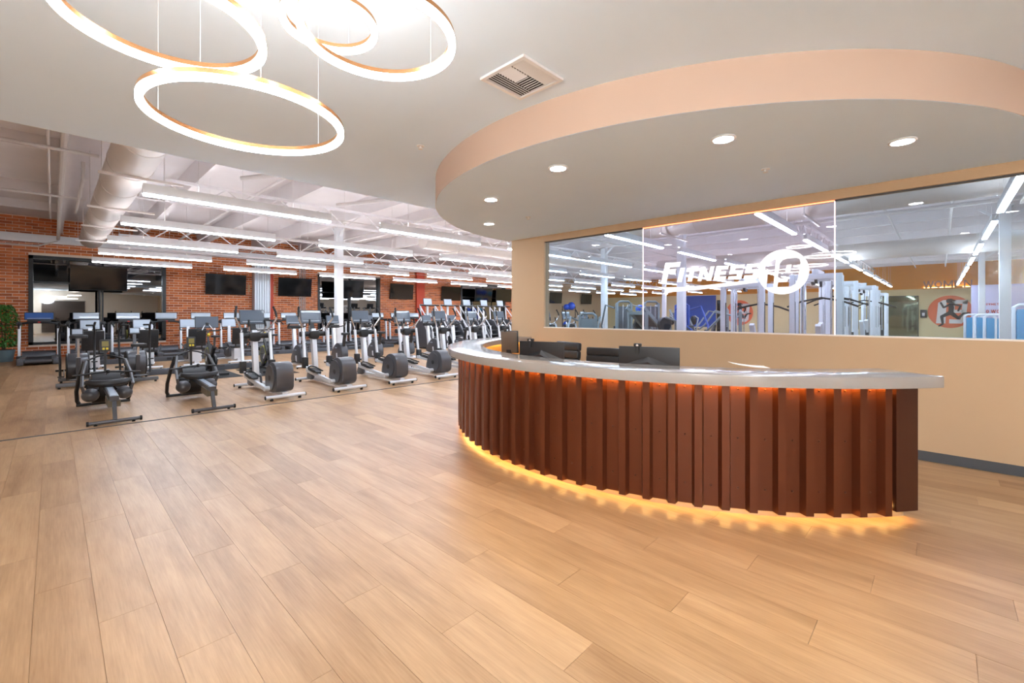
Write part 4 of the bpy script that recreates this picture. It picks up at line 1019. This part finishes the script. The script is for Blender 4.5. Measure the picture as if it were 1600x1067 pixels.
# ================================================================== WEIGHT ROOM BEHIND THE GLASS
whitem = M('machine_white', (232, 236, 242), .35)
greym = M('machine_grey', (128, 138, 142), .4, .2)
cyan = M('cyan_shroud', (40, 150, 205), .35)
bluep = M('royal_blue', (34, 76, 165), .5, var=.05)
def stack(t, x, y, w_, z1, frame, plates=16):
    st_ = MB()
    for i in range(plates): st_.bx(x - w_ / 2, x + w_ / 2, y - .06, y + .06, .14 + i * .052, .14 + i * .052 + .046)
    st_.build('weight_stack', blackp, t, smooth=0)
    for e in (-1, 1): MB().cyl((x + e * w_ * .3, y, .1), (x + e * w_ * .3, y, z1), .011, 8).build('guide_rod', chrome, t)
def cable_station(x, y, rz, label, reach=1.05, zt=2.28):
    t = thing('cable_machine', label, 'cable machine', (x, y, 0), rz, 'white cable machines in the weight room')
    for px, py in ((-.28, -.32), (.28, -.32), (-.28, .32), (.28, .32)):
        B(px - .05, px + .05, py - .04, py + .04, .08, zt).build('post', whitem, t, bevel=.01)
        B(px - .025, px + .025, py - .044, py + .044, 1.2, 1.75).build('height_plate', blackp, t, smooth=0)
    for py in (-.32, .32): B(-.45, .55, py - .04, py + .04, 0, .08).build('foot_rail', whitem, t, bevel=.01)
    for px in (-.28, .28): B(px - .04, px + .04, -.32, .32, zt - .09, zt).build('top_rail', whitem, t, bevel=.01)
    MB().bar((-.32, 0, zt + .03), (reach, 0, zt + .10), .09, .09).build('boom', whitem, t, bevel=.02)
    MB().cyl((reach - .02, -.05, zt + .10), (reach - .02, .05, zt + .10), .05, 16).build('boom_cap', blackp, t)
    MB().bar((.28, 0, 1.35), (.95, 0, .12), .08, .08).build('diagonal_brace', whitem, t)
    for px in (reach - .12, -.1):
        MB().cyl((px, -.02, zt - .07), (px, .02, zt - .07), .085, 20).build('pulley', gunmetal, t); B(px - .03, px + .03, -.035, .035, zt - .1, zt + .06).build('pulley_bracket', whitem, t)
    MB().cyl((reach - .05, 0, zt - .1), (reach - .05, 0, zt - .35), .005, 6).build('cable', rubber, t)
    MB().tube([(reach - .05, -.55, zt - .52), (reach - .05, -.32, zt - .42), (reach - .05, 0, zt - .35), (reach - .05, .32, zt - .42), (reach - .05, .55, zt - .52)], .017, 8).build('pull_bar', rubber, t)
    stack(t, 0, -.2, .24, zt - .1, whitem); stack(t, 0, .2, .24, zt - .1, whitem)
    B(.62, .95, -.18, .18, .48, .56).build('seat', vinyl, t, bevel=.02); B(.74, .82, -.04, .04, .1, .48).build('seat_post', whitem, t)
    return t
cable_station(8.95, 1.50, .1, 'white cable machine with long boom closest behind the number emblem', 1.15, 2.2)
cable_station(10.9, 1.85, -.15, 'white cable machine second in the row behind the number emblem')
cable_station(12.7, 1.70, .1, 'white cable machine third in the row behind the glass')
cable_station(15.0, 1.55, 0, 'white cable machine fourth in the row behind the glass')
cable_station(17.6, 1.75, -.2, 'white cable machine fifth in the row, before the dark mirror')
cable_station(20.6, 1.70, 0, 'white cable machine at the far end of the row near the dark mirror')
cable_station(8.85, 2.55, 0, 'white cable machine standing right below the lettering', .9, 2.1)

def selector(x, y, rz, frame, shroud, h, label, group, arms=True, front=False):
    t = thing('weight_machine', label, 'weight machine', (x, y, 0), rz, group)
    for e in (-1, 1):
        B(e * .24 - .035, e * .24 + .035, -.05, .05, 0.06, h).build('post', frame, t, bevel=.01)
        B(e * .24 - .04, e * .24 + .04, -.35, 1.1, 0, .06).build('foot_rail', frame, t, bevel=.01)
    MB().tube([(-.24, 0, h - .02), (-.15, 0, h + .05), (.15, 0, h + .05), (.24, 0, h - .02)], .035, 8).build('top_arch', frame, t)
    B(-.20, .20, -.02, .02, .35, h - .1).build('shroud', shroud, t, bevel=.01)
    if front:
        for e in (-1, 1): B(e * .115 - .085, e * .115 + .085, -.20, -.17, .4, h - .06).build('front_shroud', shroud, t, bevel=.01)
        B(-.028, .028, -.21, -.165, .06, h - .02).build('centre_post', frame, t, bevel=.006)
    stack(t, 0, -.1, .26, h - .05, frame)
    B(-.2, .2, .55, .9, .44, .52).build('seat', vinyl, t, bevel=.02); MB().box((0, .42, .85), (.34, .08, .6), rx(.15)).build('back_pad', vinyl, t, bevel=.02)
    B(-.04, .04, .1, .8, .25, .33).build('seat_beam', frame, t); B(-.04, .04, .68, .76, .05, .44).build('seat_post', frame, t)
    if arms:
        for e in (-1, 1):
            a = MB().tube([(e * .30, .05, h - .15), (e * .42, .45, h - .05), (e * .42, .8, 1.15), (e * .30, .95, 1.0)], .03, 8).build('lever_arm', frame, t)
            MB().cyl((e * .30, .95, 1.0), (e * .16, .97, 1.0), .022, 8).build('grip', rubber, a)
    MB().cyl((-.06, .03, h * .6), (-.06, .06, h * .6), .05, 14).build('range_dial', silver, t)
    return t
G1 = 'grey weight machines near the columns'
selector(11.0, 7.5, 2.0, greym, greym, 1.5, 'low grey weight machine beside the last elliptical trainers', G1)
selector(12.55, 7.2, -.6, greym, gunlight, 1.88, 'tall grey weight tower next to the white column', G1)
selector(13.2, 7.15 - .55, -.6, greym, gunlight, 1.88, 'tall grey weight tower farther from the white column', G1)
selector(16.6, 8.6, .9, greym, greym, 1.7, 'grey weight machine behind the two tall towers', G1)
selector(15.3, 6.5, 2.6, bluep, bluep, 1.85, 'weight machine with blue wall light painted on, right of the thick white column' if False else 'weight machine with blue wall light painted on, next to the thick white column', 'blue machines')  # blue wall light put into the frame and shroud colour
selector(16.9, 5.6, .6, greym, bluep, 1.7, 'grey framed weight machine, blue wall light painted on its shroud, behind the lettering', 'blue machines')  # shroud colour carries the blue wall light
selector(14.6, 4.4, .3, greym, gunmetal, 1.6, 'grey weight machine before the orange runner emblem', G1)
def leg_press(x, y, rz, label):
    t = thing('leg_press', label, 'weight machine', (x, y, 0), rz, 'grey plate-loaded machines')
    for e in (-1, 1):
        B(e * .35 - .04, e * .35 + .04, -.9, .9, 0, .08).build('foot_rail', greym, t, bevel=.01)
        MB().bar((e * .35, -.85, .08), (e * .35, .95, 1.72), .07, .09).build('sled_rail', greym, t)
        MB().bar((e * .35, .85, .06), (e * .35, .85, 1.6), .07, .07).build('post', greym, t)
        MB().tube([(e * .35, -.2, .75), (e * .55, .0, 1.35), (e * .55, .35, 1.45)], .028, 8).build('lever_arm', greym, t)
        for k_ in range(2): MB().cyl((e * (.44 + .05 * k_), .35, 1.25), (e * (.48 + .05 * k_), .35, 1.25), .2, 24).build('plate', blackp, t)
    MB().box((0, .55, 1.38), (.6, .05, .5), rx(-.75)).build('foot_plate', gunmetal, t); MB().box((0, -.55, .55), (.45, .1, .8), rx(.9)).build('back_pad', vinyl, t, bevel=.02)
    B(-.35, .35, .82, .88, 1.52, 1.6).build('cross_beam', greym, t)
leg_press(12.1, 5.75, 1.2, 'grey leg press with slanted rails in front of the thick white column')
leg_press(19.2, 8.0, -.8, 'grey leg press behind the tall grey towers')
for i, (x, y, h) in enumerate(((25.6, -.95, 1.46), (23.4, -1.15, 1.46), (21.2, -1.28, 1.46), (19.9, -2.0, 1.45), (16.6, -1.55, 1.72), (16.9, -2.7, 1.45))):
    selector(x, y, -PI / 2, whitem, cyan, h, 'white weight machine with cyan shroud, %s from the orange wall' % ORD[i] if h < 1.6 else 'tallest white weight machine with cyan shroud beside the broad white column', 'cyan machines', arms=False, front=True)

# far wall: sign, emblems, mirror, panels -----------------------------------------
sg = thing('wall_sign', 'raised grey-brown letters reading WOMEN on a warm lit ledge', 'sign', (XF - .22, .70, 3.06))
B(-.14, .17, -2.05, .05, -.06, 0).build('ledge', orange, sg, smooth=0)
B(.10, .14, -2.0, 0, 0, .02).build('ledge_light', M('warm_strip', (255, 220, 160), .5, emit=5, ecol=(1, .72, .35)), sg, smooth=0)
xx = 0
for ch in 'WOMEN':
    m = MB(); wd = .40 if ch in 'WM' else .33
    wall_quads(m, strokes_letter(ch, .40, wd, .075, 0), -xx, 0, -.03, .03); m.build('letter', M('letter_brown', (150, 122, 92), .5), sg, smooth=0); xx += wd + .05
def emblem(y, z, r_, label):
    t = thing('runner_emblem', label, 'emblem', (XF - .002, y, z), 0, 'round runner emblems on the far wall')
    n = 48; ci = [(r_ * math.cos(2 * PI * i / n), r_ * math.sin(2 * PI * i / n)) for i in range(n)]
    def poly(pts, d0, d1, mat, name): m = MB(); wall_quads(m, [pts], 0, 0, -d1, -d0); return m.build(name, mat, t, smooth=0)
    poly(ci, 0, .02, M('emblem_orange', (232, 112, 66), .6, var=.1), 'disc')
    wt = M('emblem_white', (232, 228, 222), .6)
    S = lambda P: [(a * r_, b * r_) for a, b in P]
    poly(S([(-.62, -.72), (-.52, .55), (-.30, .72), (-.14, .72), (-.2, -.72)]), .021, .03, wt, 'digit')
    m = MB(); wall_quads(m, [S(q) for q in ([(-.02, -.05), (0, .72), (.22, .72), (.2, -.05)], [(0, .72), (.78, .72), (.76, .48), (0, .48)], [(.55, .6), (.78, .72), (.66, -.6), (.45, -.5)], [(-.04, -.72), (.5, -.72), (.66, -.5), (-.03, -.46)], [(0, .12), (.6, .12), (.6, -.08), (0, -.08)])], 0, 0, -.03, -.021)
    m.build('digit', wt, t, smooth=0)
    rn = MB(); bk = M('runner_black', (28, 26, 28), .6)
    def limb(P, w_):
        for (a, b_), w0, w1 in zip(zip(P, P[1:]), w_, w_[1:]):
            dx, dy = b_[0] - a[0], b_[1] - a[1]; L = math.hypot(dx, dy); nx_, ny_ = -dy / L, dx / L
            wall_quads(rn, [S([(a[0] + nx_ * w0, a[1] + ny_ * w0), (a[0] - nx_ * w0, a[1] - ny_ * w0), (b_[0] - nx_ * w1, b_[1] - ny_ * w1), (b_[0] + nx_ * w1, b_[1] + ny_ * w1)])], 0, 0, -.042, -.031)
            wall_quads(rn, [S([(b_[0] + w1 * math.cos(q), b_[1] + w1 * math.sin(q)) for q in [2 * PI * i / 10 for i in range(10)]])], 0, 0, -.0419, -.031)
    wall_quads(rn, [S([(-.06 + .11 * math.cos(q), .66 + .13 * math.sin(q)) for q in [2 * PI * i / 16 for i in range(16)]])], 0, 0, -.042, -.031)
    wall_quads(rn, [S([(-.08, .78), (.06, .80), (.30, .66), (.10, .66), (.18, .52), (.0, .56)])], 0, 0, -.0425, -.031)
    limb([(.04, .52), (.06, .25), (.04, -.06)], [.10, .12, .11])
    limb([(.0, .44), (-.28, .26), (-.40, .55)], [.06, .05, .05]); limb([(.12, .46), (.46, .36), (.36, .06)], [.06, .05, .045])
    limb([(.02, -.06), (-.36, -.30), (-.32, -.76), (-.48, -.88)], [.12, .08, .05, .04]); limb([(.08, -.1), (.36, -.40), (.58, -.10), (.84, -.06)], [.12, .08, .05, .035])
    rn.build('runner', bk, t, smooth=0)
emblem(-.40, 1.66, .94, 'round orange number emblem with black runner beneath the lit letters')
emblem(10.9, 1.62, .94, 'round orange number emblem with black runner behind the white machines')
t = thing('wall_mirror', 'large dark mirror on the cream far wall', 'mirror', (XF, 1.93, 0)); B(-.03, 0, -.97, .97, .18, 2.6).build('glass', mirror, t, smooth=0)
m = B(-.04, 0, -1.0, -.97, .15, 2.63); m.bx(-.04, 0, .97, 1.0, .15, 2.63); m.bx(-.04, 0, -.97, .97, 2.6, 2.63); m.bx(-.04, 0, -.97, .97, .15, .18); m.build('frame', blackf, t, smooth=0)
t = thing('wipe_dispenser', 'small dark wipe dispenser between the mirror and the emblem', 'dispenser', (XF, .72, 1.3)); B(-.16, 0, -.14, .14, 0, .48).build('body', blackp, t, bevel=.02); B(-.165, -.155, -.06, .06, .12, .3).build('label_plate', whitep, t)
t = thing('wall_panel', 'royal blue panel on the far wall behind the thick white column', 'panel', (XF, 13.9, 0)); B(-.03, 0, -1.3, 1.3, .5, 3.0).build('board', bluep, t, smooth=0); B(-.05, 0, -1.32, 1.32, 2.98, 3.02).build('cap', whitep, t, smooth=0)
t = thing('far_door', 'dark glazed door beside the royal blue wall panel', 'door', (XF - .002, 12.2, 0)); B(-.04, 0, -.33, .33, 0, 2.6).build('leaf', blackf, t, smooth=0); B(-.05, -.03, -.27, .27, .2, 2.5).build('pane', tvscr, t, smooth=0)
lav = M('lavender_panel', (206, 200, 232), .6)
t = thing('privacy_screen', 'pale lavender panel with red lettering behind the cyan machines', 'screen', (33.0, -1.15, 0)); B(0, .06, -2.8, 0, .0, 3.02).build('board', lav, t, smooth=0)
for z, tx, hh in ((1.97, 'OVMET', .11), (1.58, 'O WO', .17)):
    xx = .52
    for ch in tx:
        if ch == ' ': xx += .05; continue
        wd = hh * (.9 if ch in 'WM' else .6); m = MB(); wall_quads(m, strokes_letter(ch, hh, wd, hh * .2, 0), -xx, z, -.006, 0); m.build('letter', red, t, smooth=0); xx += wd + hh * .18
# exercise balls on their racks
ballm = M('ball_blue', (28, 84, 214), .25, coat=.3); ballc = M('ball_cyan', (60, 170, 224), .25, coat=.3)
def ball_rack(x, y, rz, zs, balls, label):
    t = thing('ball_rack', label, 'rack', (x, y, 0), rz, 'ball racks')
    for e in (-1, 1): MB().bar((e * .85, 0, 0), (e * .85, 0, zs[-1] + .3), .05, .05).build('post', blackp, t); B(e * .85 - .03, e * .85 + .03, -.3, .3, 0, .05).build('foot', blackp, t)
    for z in zs:
        for s_ in (-.13, .13): MB().cyl((-.85, s_, z), (.85, s_, z), .014, 8).build('shelf_tube', blackp, t)
    c, s2 = math.cos(rz), math.sin(rz)
    for u, z, r_, mt in balls:
        o = MB().ball((0, 0, 0), r_, (1, 1, 1), 24, 14).build('exercise_ball', mt, smooth=80)
        o.location = (x + u * c, y + u * s2, z + math.sqrt((r_ + .014) ** 2 - .13 ** 2)); tag(o, 'shiny %s exercise ball, %s shelf, %s' % ('royal blue' if mt is ballm else 'light blue', 'top' if z == zs[-1] else 'lower', label), 'ball', 'exercise balls on the racks')
ball_rack(28.6, 21.3, 0, (.4, 1.85), [(-.35, 1.85, .24, ballm), (.3, 1.85, .32, ballm), (-.3, .4, .3, ballm)], 'black ball rack by the tan plaster wall')
ball_rack(27.0, 14.3, .6, (.35, 1.0, 1.65), [(-.5, 1.65, .24, ballm), (.0, 1.65, .26, ballm), (.55, 1.65, .24, ballc), (-.4, 1.0, .24, ballc), (.2, 1.0, .24, ballm)], 'black ball rack before the slender far column')
